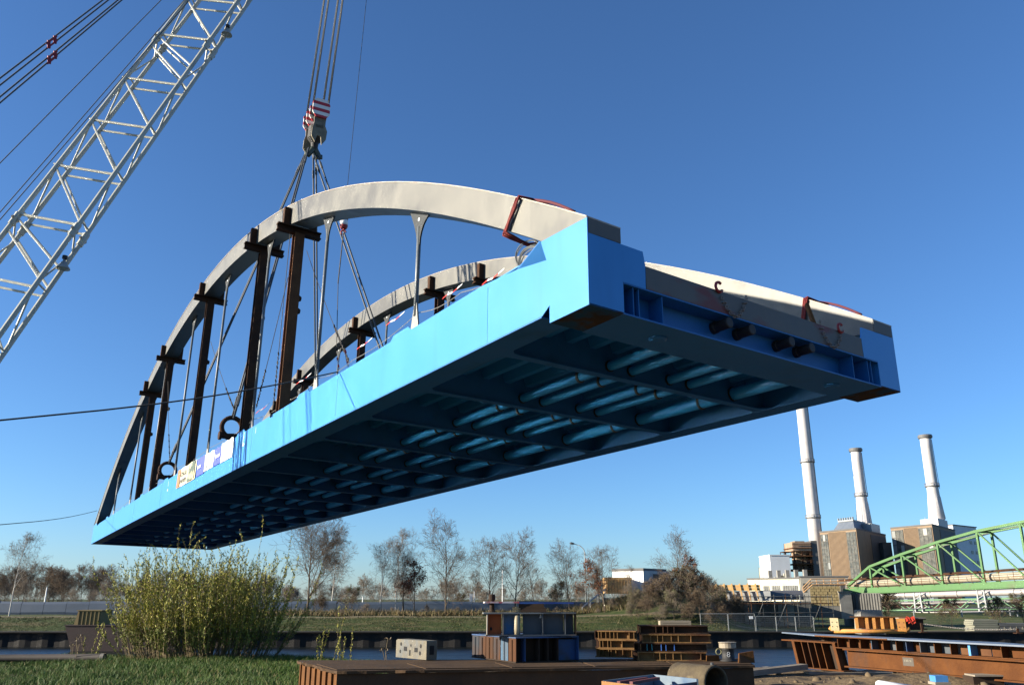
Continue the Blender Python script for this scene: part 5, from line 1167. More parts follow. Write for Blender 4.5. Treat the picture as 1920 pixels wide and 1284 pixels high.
# stray shoots and dry stalks on the bank
def stalks(name, u, y, n, h, lab, sp, leaf=True, seed=1):
    r = np.random.default_rng(seed); x = xyat(u, y); e = empty(name, (x, y, gzat(x, y)-.05), lab, 'plant'); segs = []; C = []; D = []
    for k in range(n):
        p = np.array([r.normal()*sp, r.normal()*sp, 0]); d = np.array([r.normal()*.16, r.normal()*.16, 1.]); ln = h*r.uniform(.6, 1.05)
        for i in range(6):
            d = d+rv(r)*.07; d /= np.linalg.norm(d); q = p+d*ln/6; segs.append([*p, *q, .008, .006]); p = q
            if leaf:
                for _ in range(10): C.append(p-d*r.random()*ln/6+rv(r)*.03); D.append(d+rv(r)*.7)
        if not leaf:
            for _ in range(8): C.append(p+rv(r)*.06); D.append(rv(r))
    for k in range(0, len(segs), 6): V, F = tubes_np(segs[k:k+6], 3); link('stalk', np_mesh('stalk', V, F, WSTEM), e)
    C = np.array(C); D = np.array(D); D /= np.linalg.norm(D, axis=1)[:, None]; S = np.cross(D, r.normal(size=D.shape)); S /= np.linalg.norm(S, axis=1)[:, None]
    V, F = quads_np(C, D*.022, S*.008); link('leaves', np_mesh('leaves', V, F, WILLOW if leaf else BROWNLEAF), e)
stalks('willow_shoot', 650, 24.5, 3, 1.7, 'thin willow shoots standing right of the bush', .12, True, 3)
stalks('willow_shoot', 622, 25, 7, 1.1, 'low leaning willow shoots at the right foot of the bush', .35, True, 4)
stalks('willow_shoot', 182, 25, 4, 1.2, 'willow shoots left of the bush above the pipe end', .12, True, 5)
stalks('dry_stalks', 162, 24.6, 6, .9, 'dry brown weed stalks behind the end of the steel pipe', .12, False, 6)
stalks('dry_stalks', 735, 19.5, 3, .9, 'thin dry stalks left of the pale concrete block', .05, False, 7)
# ------------------------------------------------------------------ grass
def blades(n, sample, hmin, hmax, wid, name, label_mats, seed, lean=.35):
    r = np.random.default_rng(seed); X_, Y_ = sample(r, n); Z_ = height(X_[None], Y_[None])[0]; P0 = np.stack([X_, Y_, Z_-.02], 1); n = len(P0)
    h = r.uniform(hmin, hmax, n)*(.55+.9*(vnoise(X_+90, Y_+90, 1.1, seed)+.5)); a = r.uniform(0, 2*math.pi, n); s_ = np.stack([np.cos(a), np.sin(a), 0*a], 1)*wid*.5
    ln = np.stack([r.normal(size=n)*lean, r.normal(size=n)*lean, np.ones(n)], 1)*h[:, None]; mid = P0+ln*.55; tip = P0+ln+np.stack([ln[:, 0]*.5, ln[:, 1]*.5, -.08*h], 1)
    V = np.stack([P0-s_, P0+s_, mid+s_*.7, mid-s_*.7, tip], 1).reshape(-1, 3); b = np.arange(n)[:, None]*5
    F = np.concatenate([np.concatenate([b, b+1, b+2, b+2], 1)*0+np.concatenate([b, b+1, b+2, b+3], 1), ], 0)
    T = np.concatenate([b+3, b+2, b+4], 1)
    me = bpy.data.meshes.new(name); co = V.astype(np.float32); me.vertices.add(len(co)); me.vertices.foreach_set('co', co.ravel())
    li = np.concatenate([F.ravel(), T.ravel()]).astype(np.int32); me.loops.add(len(li)); me.loops.foreach_set('vertex_index', li); me.polygons.add(2*n)
    me.polygons.foreach_set('loop_start', np.concatenate([np.arange(n)*4, 4*n+np.arange(n)*3]).astype(np.int32))
    try: me.polygons.foreach_set('loop_total', np.concatenate([np.full(n, 4), np.full(n, 3)]).astype(np.int32))
    except Exception: pass
    for m in label_mats: me.materials.append(m)
    mi = r.choice(len(label_mats), n, p=[.62, .28, .10][:len(label_mats)] if len(label_mats) == 3 else None); me.polygons.foreach_set('material_index', np.concatenate([mi, mi]).astype(np.int32)); me.update(calc_edges=True)
    return link(name, me)
GR1 = leafmat('grass_blade', (.05, .10, .010), (.072, .125, .015)); GR2 = leafmat('grass_blade_dark', (.04, .085, .012), (.065, .115, .018)); GR3 = leafmat('grass_blade_dry', (.22, .18, .07), (.28, .22, .10))
def near_s(r, n):
    Y_ = 15.5+(r.random(n)**.8)*13; X_ = r.uniform(-20, -2.6, n); e = np.interp(X_, bx, by)+.5*vnoise(X_, Y_, 1.5, 3); edge = -4.25+(17.2-Y_)*.72
    k = (Y_ < e+.25)&(X_ < np.where(Y_ < 17.2, edge, -3.2)+.3*r.normal(size=n)); return X_[k], Y_[k]
tag(blades(150000, near_s, .06, .19, .010, 'foreground_grass', [GR1, GR2, GR3], 41), 'lush green grass of the near bank', 'grass', kind='stuff')
def far_s(r, n):
    X_ = r.uniform(-70, 20, n); Y_ = 77.7+r.random(n)*9; k = (Y_ < 86.0)|(Y_ > 88); return X_[k], Y_[k]
FG1 = leafmat('bank_grass', (.046, .05, .013), (.075, .068, .02)); FG2 = leafmat('bank_grass_dark', (.045, .055, .015), (.065, .07, .02)); FG3 = leafmat('bank_grass_dry', (.17, .13, .055), (.21, .16, .08))
tag(blades(80000, far_s, .04, .13, .04, 'far_bank_grass', [FG1, FG2, FG3], 42), 'rough grass on the slope of the far bank', 'grass', kind='stuff')
def far_d(r, n): X_ = r.uniform(-30, 14, n); Y_ = r.uniform(89, 95, n); return X_, Y_
tag(blades(16000, far_d, .25, .8, .05, 'dry_bank_grass', [FG3, FG2, mat('reed_brown', (.15, .09, .045), (.2, .12, .06), 2, rough=.9)], 43), 'tall dry brown grass under the bare trees', 'grass', kind='stuff')
# ================================================================== FOREGROUND STEEL
PZ = .59
FL, FR, BL_, BR_ = G(632, 1257, PZ), G(1412, 1246, PZ), G(563, 1237, PZ), G(1394, 1233.5, PZ)
e = empty('steel_platform', FL, 'long flat rusty steel platform carrying the beam stacks', 'platform')
o = FL; fl, fr, bl, br = Vector(), FR-o, BL_-o, BR_-o
DECKR = mat('deck_rust', (.05, .03, .017), (.085, .05, .026), 1.6, spec=.2, rough=.9, bump=.3, bscale=10, col3=(.115, .068, .034), scale3=.6, stretch3=(.4, 1.5, 1))
FRONTR = mat('front_rust', (.045, .028, .018), (.085, .048, .026), 1.2, spec=.2, rough=.9, bump=.35, bscale=6, col3=(.12, .06, .028), scale3=.7, stretch3=(1, 1, .3))
m = MB(); n = 40; v = []; cc = (fl+fr+bl+br)/4
def edge(a, b_, n, outw, seed, amp, tatter):
    r = random.Random(seed); pts = []
    for i in range(n+1):
        t = i/n; w_ = amp*(math.sin(t*23+seed)+.5*math.sin(t*51))*.5
        if t < tatter: w_ += r.uniform(-.05, .05)
        pts.append(a.lerp(b_, t)+outw*(.06+w_))
    return pts
nf = Vector(((fr-fl).y, -(fr-fl).x, 0)).normalized(); nl = Vector((-(bl-fl).y, (bl-fl).x, 0)).normalized()
if nl.x > 0: nl = -nl
ring_ = edge(fl, fr, 46, nf, 3, .02, .18)+[br]+[bl]+edge(bl, fl, 26, nl, 5, .02, 1.)[1:-1]
N_ = len(ring_); v = ring_+[p+Vector((0, 0, -.035-.012*random.random())) for p in ring_]
m.add(v, [(i, (i+1) % N_, N_+(i+1) % N_, N_+i) for i in range(N_)]+[tuple(range(N_)), tuple(range(N_, 2*N_))[::-1]]); m.build('top_plate', DECKR, e)
m = MB(); q0, q1 = fl, fr; d_ = (q1-q0); 
m.prism([q0+Vector((0, 0, -.05)), q1+Vector((0, 0, -.05)), q1+Vector((0, 0, -PZ-.1)), q0+Vector((0, 0, -PZ-.1))], -nf*.05); m.build('front_plate', FRONTR, e)
m = MB(); m.prism([bl+Vector((0, 0, -.05)), fl+Vector((0, 0, -.05))-nf*.052, fl+Vector((0, 0, -PZ-.1))-nf*.052, bl+Vector((0, 0, -PZ-.1))], -nl*.05); m.build('end_plate', RUSTO, e)
m = MB(); m.prism([fr+Vector((0, 0, -.05)), br+Vector((0, 0, -.05)), br+Vector((0, 0, -PZ)), fr+Vector((0, 0, -PZ))], (-.05, 0, 0)); m.build('end_plate', FRONTR, e)
r = random.Random(9)
for k in range(7):
    t = .06+.14*k; q_ = bl.lerp(fl, t)+nl*.012; m = MB(); m.bar(q_+Vector((0, 0, -.06)), q_+Vector((0, 0, -PZ)), .05, .03, up=nl); m.build('end_rib', RUSTO, e)
for k in range(5):
    t = k/5; a = fl.lerp(fr, t+.003); c = fl.lerp(fr, t+.197); m = MB(); z_ = .003
    m.prism([a.lerp(bl.lerp(br, t+.003), .04)+Vector((0, 0, z_)), c.lerp(bl.lerp(br, t+.197), .04)+Vector((0, 0, z_)), c.lerp(bl.lerp(br, t+.197), .55)+Vector((0, 0, z_)), a.lerp(bl.lerp(br, t+.003), .55)+Vector((0, 0, z_))], (0, 0, .010)); m.build('deck_sheet', DECKR, e)
PT = PZ+.0135
# pale concrete block with holes
B0 = G(742, 1231, PT); B1 = G(799, 1236.5, PT); e = empty('concrete_block', B0, 'pale weathered block with round and square holes on the steel platform', 'block')
d = B1-B0; nb_ = Vector((-d.y, d.x, 0)).normalized()*.24; H_ = W(742, 1197, B0.y).z-PT
BLK = mat('pale_block', (.18, .155, .10), (.115, .11, .10), 2.4, rough=.9, bump=.4, bscale=12, col3=(.12, .13, .13), scale3=2.2, stretch3=(1, 1, .4), lo3=.56, hi3=.66)
m = MB(); m.prism([Vector(), d, d+Vector((.0, 0, H_*.95)), d*.98+Vector((0, 0, H_)), d*.05+Vector((0, 0, H_)), Vector((0, 0, H_*.93))], nb_); m.build('body', BLK, e)
f_ = -nb_.normalized()
HOLEM = mat('dark_hole', (.012, .012, .012), rough=.9)
for (a, b_, rx, rz, sq) in ((.17, .26, .028, .034, 0), (.15, .66, .026, .032, 0), (.82, .30, .03, .038, 0), (.80, .68, .03, .038, 0), (.5, .30, .018, .025, 0), (.47, .70, .022, .05, 1), (.32, .50, .055, .04, 1), (.67, .52, .055, .04, 1)):
    c = d*a+Vector((0, 0, H_*(1-b_)))+f_*.002; m = MB(); u_ = d.normalized()
    if sq: m.prism([c-u_*rx-Vector((0, 0, rz)), c+u_*rx-Vector((0, 0, rz)), c+u_*rx+Vector((0, 0, rz)), c-u_*rx+Vector((0, 0, rz))], f_*.003)
    else: m.prism([c+u_*rx*math.cos(t)+Vector((0, 0, rz*math.sin(t))) for t in np.linspace(0, 2*math.pi, 13)[:-1]], f_*.003)
    m.build('hole', HOLEM, e)
m = MB(); u2 = nb_.normalized(); c = d*1.004+nb_*.5+Vector((0, 0, H_*.5)); m.prism([c-u2*.05-Vector((0, 0, .08)), c+u2*.05-Vector((0, 0, .08)), c+u2*.05+Vector((0, 0, .08)), c-u2*.05+Vector((0, 0, .08))], d.normalized()*.003); m.build('hole', HOLEM, e)
# ---- big stack: lower girder piece
STAINL = mat('stained_panel', (.075, .027, .008), (.045, .027, .017), 3.2, spec=.2, rough=.8, bump=.2, bscale=12, stretch=(1, 1, .25), col3=(.035, .042, .05), scale3=1.7, lo3=.5, hi3=.62, stretch3=(1, 1, .25))
BLUEST = mat('blue_spill', (.02, .10, .19), (.06, .045, .03), 3, rough=.7, stretch=(1, 1, .3))
BLUEDK = mat('worn_blue', (.015, .06, .18), (.03, .045, .06), 2.5, rough=.7, col3=(.06, .035, .025), scale3=1.2)
GREYW = mat('weathered_grey', (.06, .075, .09), (.09, .095, .10), 2, spec=.2, rough=.75, col3=(.20, .14, .08), scale3=.9, lo3=.58, hi3=.7)
ORANGEP = mat('orange_red_lead', (.40, .085, .010), (.33, .065, .01), 3, rough=.7, col3=(.25, .07, .02), scale3=1.2)
DARKR = mat('black_rust', (.03, .02, .015), (.05, .032, .02), 2, spec=.2, rough=.9)
C0 = G(967, 1242.5, PT); L0 = G(884, 1231.5, PT); R0 = G(1086, 1238.5, PT); H1 = W(967, 1194, C0.y).z-PT
e = empty('girder_block', C0, 'large rusty and blue stained steel girder block at the bottom of the tall stack', 'steel girder')
dl, dr = L0-C0, R0-C0; nl_ = Vector((dl.y, -dl.x, 0)).normalized(); nl_ = nl_ if nl_.y < 0 else -nl_; nr_ = Vector((dr.y, -dr.x, 0)).normalized(); nr_ = nr_ if nr_.y < 0 else -nr_
for nm, z0, z1, mt in (('bottom_flange', 0, .02, DARKR), ('top_flange', H1-.022, H1, BLUEDK)):
    m = MB(); m.prism([Vector((0, 0, z0)), dr+Vector((0, 0, z0)), dr+dl+Vector((0, 0, z0)), dl+Vector((0, 0, z0))], (0, 0, z1-z0)); m.build(nm, mt, e)
for k in range(6):
    a, c = dl*(k/6+.006), dl*((k+1)/6-.006); m = MB(); m.prism([a-nl_*.03+Vector((0, 0, .021)), c-nl_*.03+Vector((0, 0, .021)), c-nl_*.03+Vector((0, 0, H1-.023)), a-nl_*.03+Vector((0, 0, H1-.023))], nl_*.02); m.build('end_panel', BLUEST if k == 1 else STAINL, e)
    m = MB(); q_ = dl*((k+.5)/6)-nl_*.01; m.tube([q_+Vector((0, 0, .025)), q_+Vector((0, 0, H1-.05))], .024, 8); m.build('end_rib', BLUEST if k == 1 else STAINL, e)
inn = -nr_*.22
m = MB(); m.prism([inn+dr*.02+Vector((0, 0, .021)), inn+dr*.98+Vector((0, 0, .021)), inn+dr*.98+Vector((0, 0, H1-.023)), inn+dr*.02+Vector((0, 0, H1-.023))], -nr_*.02); m.build('web', DARKR, e)
for k, t in enumerate((.14, .36, .50, .66, .985)):
    m = MB(); q_ = dr*t; m.prism([q_+Vector((0, 0, .021)), q_+inn*.98+Vector((0, 0, .021)), q_+inn*.98+Vector((0, 0, H1-.023)), q_+Vector((0, 0, H1-.023))], dr.normalized()*.015); m.build('stiffener', BLUEDK if k in (0, 4) else DARKR, e)
m = MB(); m.prism([inn*.5+dr*.68+Vector((0, 0, .021)), inn*.5+dr*.98+Vector((0, 0, .021)), inn*.5+dr*.98+Vector((0, 0, H1-.06)), inn*.5+dr*.68+Vector((0, 0, H1-.06))], -nr_*.02); m.build('blue_plate', BLUEDK, e)
# upper girder on it
z2 = PT+H1+.012; C1 = W(912, 1190, C0.y+.35); C1.z = z2; R1 = W(1078, 1190, C0.y+.52); R1.z = z2; dr = R1-C1; nr_ = Vector((dr.y, -dr.x, 0)).normalized(); nr_ = nr_ if nr_.y < 0 else -nr_
H2 = W(930, 1147.5, C1.y).z-z2
e = empty('painted_girder', C1, 'grey blue girder with an orange end bay resting on the rusty girder block', 'steel girder')
for nm, z0, z1, ext in (('bottom_flange', 0, .022, .02), ('top_flange', H2-.025, H2, .07)):
    m = MB(); m.prism([-dr.normalized()*ext+nr_*.16+Vector((0, 0, z0)), dr+nr_*.16+Vector((0, 0, z0)), dr-nr_*.18+Vector((0, 0, z0)), -dr.normalized()*ext-nr_*.18+Vector((0, 0, z0))], (0, 0, z1-z0)); m.build(nm, GREYW if z0 == 0 else mat('pale_flange', (.16, .18, .18), (.12, .09, .06), 3, rough=.7), e)
PALEE = mat('pale_edge', (.24, .22, .18), (.16, .13, .10), 5, rough=.7)
for a, c, mt, off in ((.012, .165, ORANGEP, .02), (.19, .345, mat('grey_blue_fade', (.12, .15, .17), (.03, .14, .32), 2.2, lo=.4, hi=.6, rough=.7), .02), (.41, .87, GREYW, .0), (.885, .985, GREYW, -.03)):
    m = MB(); m.prism([dr*a+nr_*(off)+Vector((0, 0, .023)), dr*c+nr_*(off)+Vector((0, 0, .023)), dr*c+nr_*off+Vector((0, 0, H2-.026)), dr*a+nr_*off+Vector((0, 0, H2-.026))], -nr_*.02); m.build('web_plate', mt, e)
for t, mt in ((0., PALEE), (.175, PALEE), (.36, GREYW), (.62, GREYW), (.875, GREYW), (.995, DARKR)):
    m = MB(); q_ = dr*t; m.prism([q_+nr_*.15+Vector((0, 0, .023)), q_-nr_*.02+Vector((0, 0, .023)), q_-nr_*.02+Vector((0, 0, H2-.026)), q_+nr_*.15+Vector((0, 0, H2-.026))], dr.normalized()*.014); m.build('stiffener', mt, e)
m = MB(); q_ = dr*.05+nr_*.024+Vector((0, 0, H2*.3)); m.prism([q_+dr.normalized()*.02*math.cos(t)+Vector((0, 0, .035*math.sin(t))) for t in np.linspace(0, 6.28, 11)[:-1]], nr_*.003); m.build('hole', HOLEM, e)
m = MB(); q_ = dr*.595+nr_*.005+Vector((0, 0, H2*.76)); m.prism([q_, q_+dr*.035, q_+dr*.032+Vector((0, 0, H2*.06)), q_+dr*.02+Vector((0, 0, H2*.2)), q_+dr*.008+Vector((0, 0, H2*.08))], nr_*.003); m.build('white_paint_spot', WHITE, e)
q_ = C1+dr*.335+nr_*.11+Vector((0, 0, .023)); e2 = empty('steel_tube', q_, 'short pale steel tube standing inside the grey blue girder', 'tube'); m = MB(); m.lathe((0, 0, 0), [(.055, 0), (.06, .1), (.055, H2*.80), (.04, H2*.82)], 14); m.build('tube', mat('pale_tube', (.36, .31, .2), (.28, .22, .13), 2, rough=.6, stretch=(1, 1, .3)), e2, smooth=True)
z3 = z2+H2+.004; c1 = C1.copy(); c1.z = z3
spots = [(.06, .045, .24, DARKR, 'dark upright steel stub under the white edge of the top plate', 'round'), (.36, .11, .05, mat('pale_wood_disc', (.36, .28, .15), (.28, .2, .1), 3, rough=.8), 'pale round timber pad under the top plate', 'disc'), (.52, .16, .15, DARKR, 'dark packing block under the blue end of the top plate', 'box')]
for t, rad, hh, mt, lab, kd in spots:
    q_ = c1+dr*t; e2 = empty('packing_piece', q_, lab, 'packing'); m = MB()
    if kd == 'round': m.lathe((0, 0, 0), [(rad*1.6, 0), (rad*1.6, .02), (rad, .03), (rad, hh-.03), (rad*1.4, hh-.02), (rad*1.4, hh+.06), (rad, hh+.08)], 12)
    elif kd == 'disc': m.lathe((0, 0, 0), [(rad*.9, 0), (rad, .02), (rad*.9, .05), (rad*1.05, .055), (rad*1.05, .085), (rad*.8, .1)], 16)
    else: m.box(-rad*1.4, rad*1.6, -.15, .15, 0, hh*.5); m.box(-rad*1.6, rad*1.3, -.15, .15, hh*.5+.002, hh)
    m.build('body', mt, e2)
q_ = c1+Vector((0, 0, .16)); e2 = empty('top_plate_beam', q_, 'flat steel plate on top of the tall stack, white at its left end and blue at the right', 'steel plate')
m = MB(); a = -dr*.03; c = dr*.36; m.prism([a+nr_*.15, c+nr_*.15, c-nr_*.2, a-nr_*.2], (0, 0, .028)); m.build('white_half', mat('lead_white', (.62, .56, .54), (.45, .10, .10), 5, lo=.5, hi=.62, rough=.6), e2)
m = MB(); a = dr*.362; c = dr*.98; m.prism([a+nr_*.15+Vector((0, 0, -.012)), c+nr_*.15+Vector((0, 0, -.012)), c-nr_*.2+Vector((0, 0, -.012)), a-nr_*.2+Vector((0, 0, -.012))], (0, 0, .028)); m.build('blue_half', mat('violet_blue', (.025, .05, .22), (.03, .10, .30), 2, rough=.6), e2)
# ---- stacks of stiffened I beams
BEAMM = mat('beam_rust', (.15, .08, .028), (.21, .12, .045), 3, spec=.2, rough=.8, bump=.2, bscale=14, col3=(.10, .045, .022), scale3=1.4)
TEAL = mat('teal_paint', (.02, .16, .18), (.03, .20, .22), 3, rough=.6); BLUEB = mat('beam_blue', (.03, .10, .36), (.04, .13, .42), 3, rough=.6)
def beam_thing(a, b_, h, w_, mt, lab, grp, nst, stm=None, deep=.5):
    e = empty('steel_beam', a, lab, 'steel beam', grp); d = b_-a; u_ = d.normalized(); n_ = Vector((u_.y, -u_.x, 0)); n_ = n_ if n_.y < 0 else -n_
    m = MB(); c = Vector((0, 0, h/2)); m.ibeam(c, d+c, h, w_, .012, .018); m.build('profile', mt, e)
    for k in range(nst):
        if random.random() < (.12 if k/nst < .55 else .72): continue
        q_ = d*((k+.15+random.uniform(-.2, .2))/nst)+n_*(w_*random.uniform(.40, .52)); m = MB(); q0 = q_+Vector((0, 0, .019)); m.prism([q0, q0-n_*(w_*.5-.008), q0-n_*(w_*.5-.008)+Vector((0, 0, h-.038)), q0+Vector((0, 0, h-.038))], u_*.012); m.build('stiffener', (stm or {}).get(k, mt), e)
    return e
names = ['bottom', 'second', 'third', 'top']
def stack(left, right, layers, h, tag_, grp, specials, rows=2):
    a0 = left; b0 = right; n_ = Vector(((b0-a0).y, -(b0-a0).x, 0)).normalized(); n_ = n_ if n_.y < 0 else -n_
    for L_ in range(layers):
        for r_ in range(rows):
            off = -n_*(r_*.26)+(b0-a0).normalized()*(random.uniform(-.09, .09)+(0.10 if L_ == layers-1 and layers > 3 else 0)); z = Vector((0, 0, L_*(h+.003)))
            mt, st = specials.get((L_, r_), (BEAMM if r_ == 0 else RUST, None))
            beam_thing(a0+off+z, b0+off+z, h, .22, mt, f"stiffened I beam, {'front' if r_ == 0 else 'rear'} one of the {names[L_] if L_ < layers-1 else 'top'} layer of the {tag_}", grp, 10 if r_ == 0 else 4, st)
S2a, S2b = G(1119, 1230.5, PT), G(1192, 1232, PT); h2 = (W(1119, 1181, S2a.y).z-PT)/3-.003
stack(S2a, S2b, 3, h2, 'lower beam stack in the middle', 'beams of the lower stack', {})
S3a, S3b = G(1197, 1237, PT), G(1326, 1238, PT); h3 = (W(1197, 1171, S3a.y).z-PT)/4-.003
stack(S3a, S3b, 4, h3, 'higher beam stack beside the bollard', 'beams of the higher stack', {(1, 0): (RUST, {0: BEAMM, 1: TEAL, 2: TEAL, 3: BLUEB, 4: BLUEB, 5: BLUEB}), (3, 0): (RUST, {0: BEAMM, 1: BEAMM}), (0, 0): (BEAMM, None)})
q_ = S3a+Vector((.42, -.05, 4*(h3+.003)+.002)); e = empty('pale_plank', q_, 'short pale plank lying on top of the higher beam stack', 'plank')
m = MB(); m.box(0, .58, -.1, .12, 0, .075); m.build('plank', mat('pale_plank', (.30, .25, .18), (.22, .18, .12), 3, rough=.8, stretch=(.3, 1, 1)), e); m = MB(); m.box(.05, .53, -.101, -.1, .03, .034); m.build('crack', DARKR, e)
# bollard with pale cap and a painted figure
q_ = G(1366, 1239, PT); e = empty('mooring_bollard', q_, 'black bollard with pale cap and a painted 8 at the platform end', 'bollard'); hb_ = W(1366, 1203, q_.y).z-PT
m = MB(); m.lathe((0, 0, 0), [(.15, 0), (.15, .02), (.115, .03), (.115, hb_*.62), (.13, hb_*.66)], 18); m.build('post', BLACK, e, smooth=True)
m = MB(); m.lathe((0, 0, 0), [(.13, hb_*.662), (.155, hb_*.7), (.155, hb_*.93), (.14, hb_*.95), (.165, hb_*.96), (.165, hb_), (.02, hb_*1.01)], 18); m.build('cap', mat('cap_pale', (.22, .18, .13), (.28, .24, .17), 4, rough=.6), e)
t8 = link('figure_eight', text_mesh('8', .13, 'figure_eight', mat('faded_white', (.45, .46, .45), rough=.7), .003), e); t8.location = (-.02, -.119, hb_*.36); t8.rotation_euler = (R(90), 0, 0)
m = MB(); ring(m, (-.17, 0, hb_*.5), .05, .012, (0, 1, 0), 12); m.build('rope_ring', mat('dull_rope', (.16, .15, .08), rough=.9), e)
for (u, v, w_, h_, lab) in ((1338, 1239, .26, .10, 'short orange rust plate left of the bollard'), (1393, 1239, .10, .12, 'small rusty upright plate right of the bollard')):
    q_ = G(u, v, PT); e = empty('scrap_plate', q_, lab, 'steel plate'); m = MB(); m.prism([(-w_/2, 0, 0), (w_/2, .06, 0), (w_/2*.9, .06, h_), (-w_/2*.9, 0, h_)], (0, .12, 0)); m.build('plate', RUSTO, e)
q_ = G(1385, 1242, PT); e = empty('wedge_plate', q_, 'triangular rusty plate at the right end of the platform', 'steel plate'); m = MB(); m.prism([(0, 0, 0), (.30, .03, 0), (.29, .03, .20), (.02, 0, .16)], (0, .05, 0)); m.build('plate', RUSTO, e); m = MB(); m.prism([(.02, -.02, 0), (.28, .01, 0), (.02, -.02, .15)], (0, .018, 0)); m.build('gusset', DARKR, e)
# ---- trough, big pipe end and white pipe in the near foreground
y = 13.6; q_ = W(1128, 1284, y); q_.z = gzat(q_.x, q_.y); zt = W(1128, 1276, y).z-q_.z; X1 = xyat(1217, 13.3)-q_.x; X2 = xyat(1305, 13.4)-q_.x
e = empty('steel_trough', q_, 'open steel trough with an orange front plate and blue inside', 'trough')
m = MB(); m.prism([(0, 0, 0), (X1, -.3, 0), (X1, -.3, zt-.06), (0, 0, zt)], (.02, .03, 0)); m.build('front_plate', mat('orange_plate', (.38, .17, .06), (.48, .25, .09), 2, rough=.8, bump=.2, bscale=10, stretch=(1, 1, .3)), e)
m = MB(); m.prism([(X1+.021, -.28, 0), (X2, .1, 0), (X2, .1, zt-.02), (X1+.021, -.28, zt-.06)], (0, .03, 0)); m.build('blue_side', BLUEDK, e)
m = MB(); m.prism([(.02, .05, zt*.55), (X1, -.22, zt*.55), (X2-.02, .15, zt*.55), (X2*.6, .75, zt*.55)], (0, 0, .02)); m.build('floor_plate', BLUEDK, e)
m = MB(); m.prism([(.03, .06, 0), (X2*.62, .78, 0), (X2*.62, .78, zt+.03), (.03, .06, zt)], (0, .03, 0)); m.build('back_plate', mat('worn_pale_blue', (.15, .19, .22), (.06, .11, .18), 2.5, rough=.7), e)
m = MB(); m.prism([(X2*.62, .80, 0), (X2, .14, 0), (X2, .14, zt+.02), (X2*.62, .80, zt+.03)], (.03, 0, 0)); m.build('end_plate', MATS['worn_pale_blue'], e)
for t in (.35, .6): m = MB(); m.bar((X1*t, -.2*t+.05, zt-.02), (X1*t+.5, .45, zt+.0), .06, .04); m.build('cross_bar', mat('maroon_bar', (.12, .03, .03), rough=.7), e)
y = 14.3; c = W(1343, 1279, y); d = Vector((-.50, .86, .0)); e = empty('large_pipe', c, 'large mud crusted pipe with a dark open end in the foreground', 'pipe'); ax = d.normalized(); rr = .255
m = MB(); m.lathe((0, 0, 0), [(rr*.86, .0), (rr, -.0), (rr, .10)], 32, axis=ax, up=(0, 0, 1)); m.v = m.v; 
m = MB(); prof = [(rr*.87, .85), (rr*.87, .02), (rr*.88, 0), (rr, 0), (rr*1.02, .03), (rr*1.02, .12), (rr*.99, .14), (rr*.99, .9)]
n = 32; a = Vector((0, 0, 1)); b_ = ax.cross(a); vv = []; ff = []
for rad, z in prof:
    for k in range(n): t = 2*math.pi*k/n; vv.append(ax*z+(a*math.cos(t)+b_*math.sin(t))*rad)
for i in range(len(prof)-1):
    for k in range(n): ff.append((i*n+k, i*n+(k+1) % n, (i+1)*n+(k+1) % n, (i+1)*n+k))
m.add(vv, ff); m.build('pipe_shell', mat('mud_pipe', (.09, .068, .036), (.045, .033, .022), 4, rough=.9, bump=.5, bscale=16, col3=(.14, .11, .06), scale3=2.5), e, smooth=True)
m = MB(); m.lathe(ax*.86, [(rr*.86, 0), (rr*.86, .02)], 24, axis=ax, up=(0, 0, 1)); m.build('pipe_back', HOLEM, e)
m = MB(); m.tube([(0, 0, rr*1.0), (0, 0, rr*1.16)], .025, 8); m.v = [tuple(Vector(p)+ax*.07) for p in m.v]; m.build('valve_nub', STEEL, e)
y = 16.6; c = W(1645, 1283, y); ax = Vector((.93, -.36, -.12)).normalized(); e = empty('white_pipe', c, 'smooth white pipe end poking up at the bottom edge', 'pipe'); m = MB(); m.lathe((0, 0, 0), [(.045, -.03), (.075, 0), (.085, .03), (.085, .8)], 20, axis=ax, up=(0, 0, 1)); m.build('tube', WHITE, e, smooth=True); m = MB(); m.lathe(ax*.8, [(.095, 0), (.095, .08)], 18, axis=ax, up=(0, 0, 1)); m.build('sleeve', WHITE, e)
# ---- rusty stiffened girder piece standing at the left end of the beam pile
zg = .06; LB, RB = G(1500, 1250, zg), G(1585, 1258.5, zg); HH_ = W(1492, 1199, LB.y).z-zg
e = empty('girder_offcut', LB, 'rusty girder offcut with upright stiffeners standing left of the long beams', 'steel girder'); d = RB-LB; u_ = d.normalized(); n_ = Vector((u_.y, -u_.x, 0)); n_ = n_ if n_.y < 0 else -n_; sh = -u_*.13
RUSTG = mat('girder_rust', (.078, .027, .007), (.115, .043, .012), 2.6, spec=.2, rough=.85, bump=.4, bscale=14, col3=(.06, .03, .018), scale3=1.3, stretch3=(1, 1, .4))
m = MB(); t_ = sh-u_*.35; m.prism([t_+n_*.10+Vector((0, 0, HH_-.03)), d+sh+n_*.10+Vector((0, 0, HH_-.03)), d+sh-n_*.3+Vector((0, 0, HH_-.03)), t_-n_*.3+Vector((0, 0, HH_-.03))], (0, 0, .03)); m.build('top_flange', RUSTG, e)
m = MB(); m.prism([n_*.10, d+u_*.05+n_*.10, d+u_*.05-n_*.3, -n_*.3], (0, 0, .025)); m.build('bottom_flange', RUSTG, e)
m = MB(); m.prism([-n_*.12+Vector((0, 0, .026)), d-n_*.12+Vector((0, 0, .026)), d+sh-n_*.12+Vector((0, 0, HH_-.031)), sh-n_*.12+Vector((0, 0, HH_-.031))], -n_*.02); m.build('web', DARKR, e)
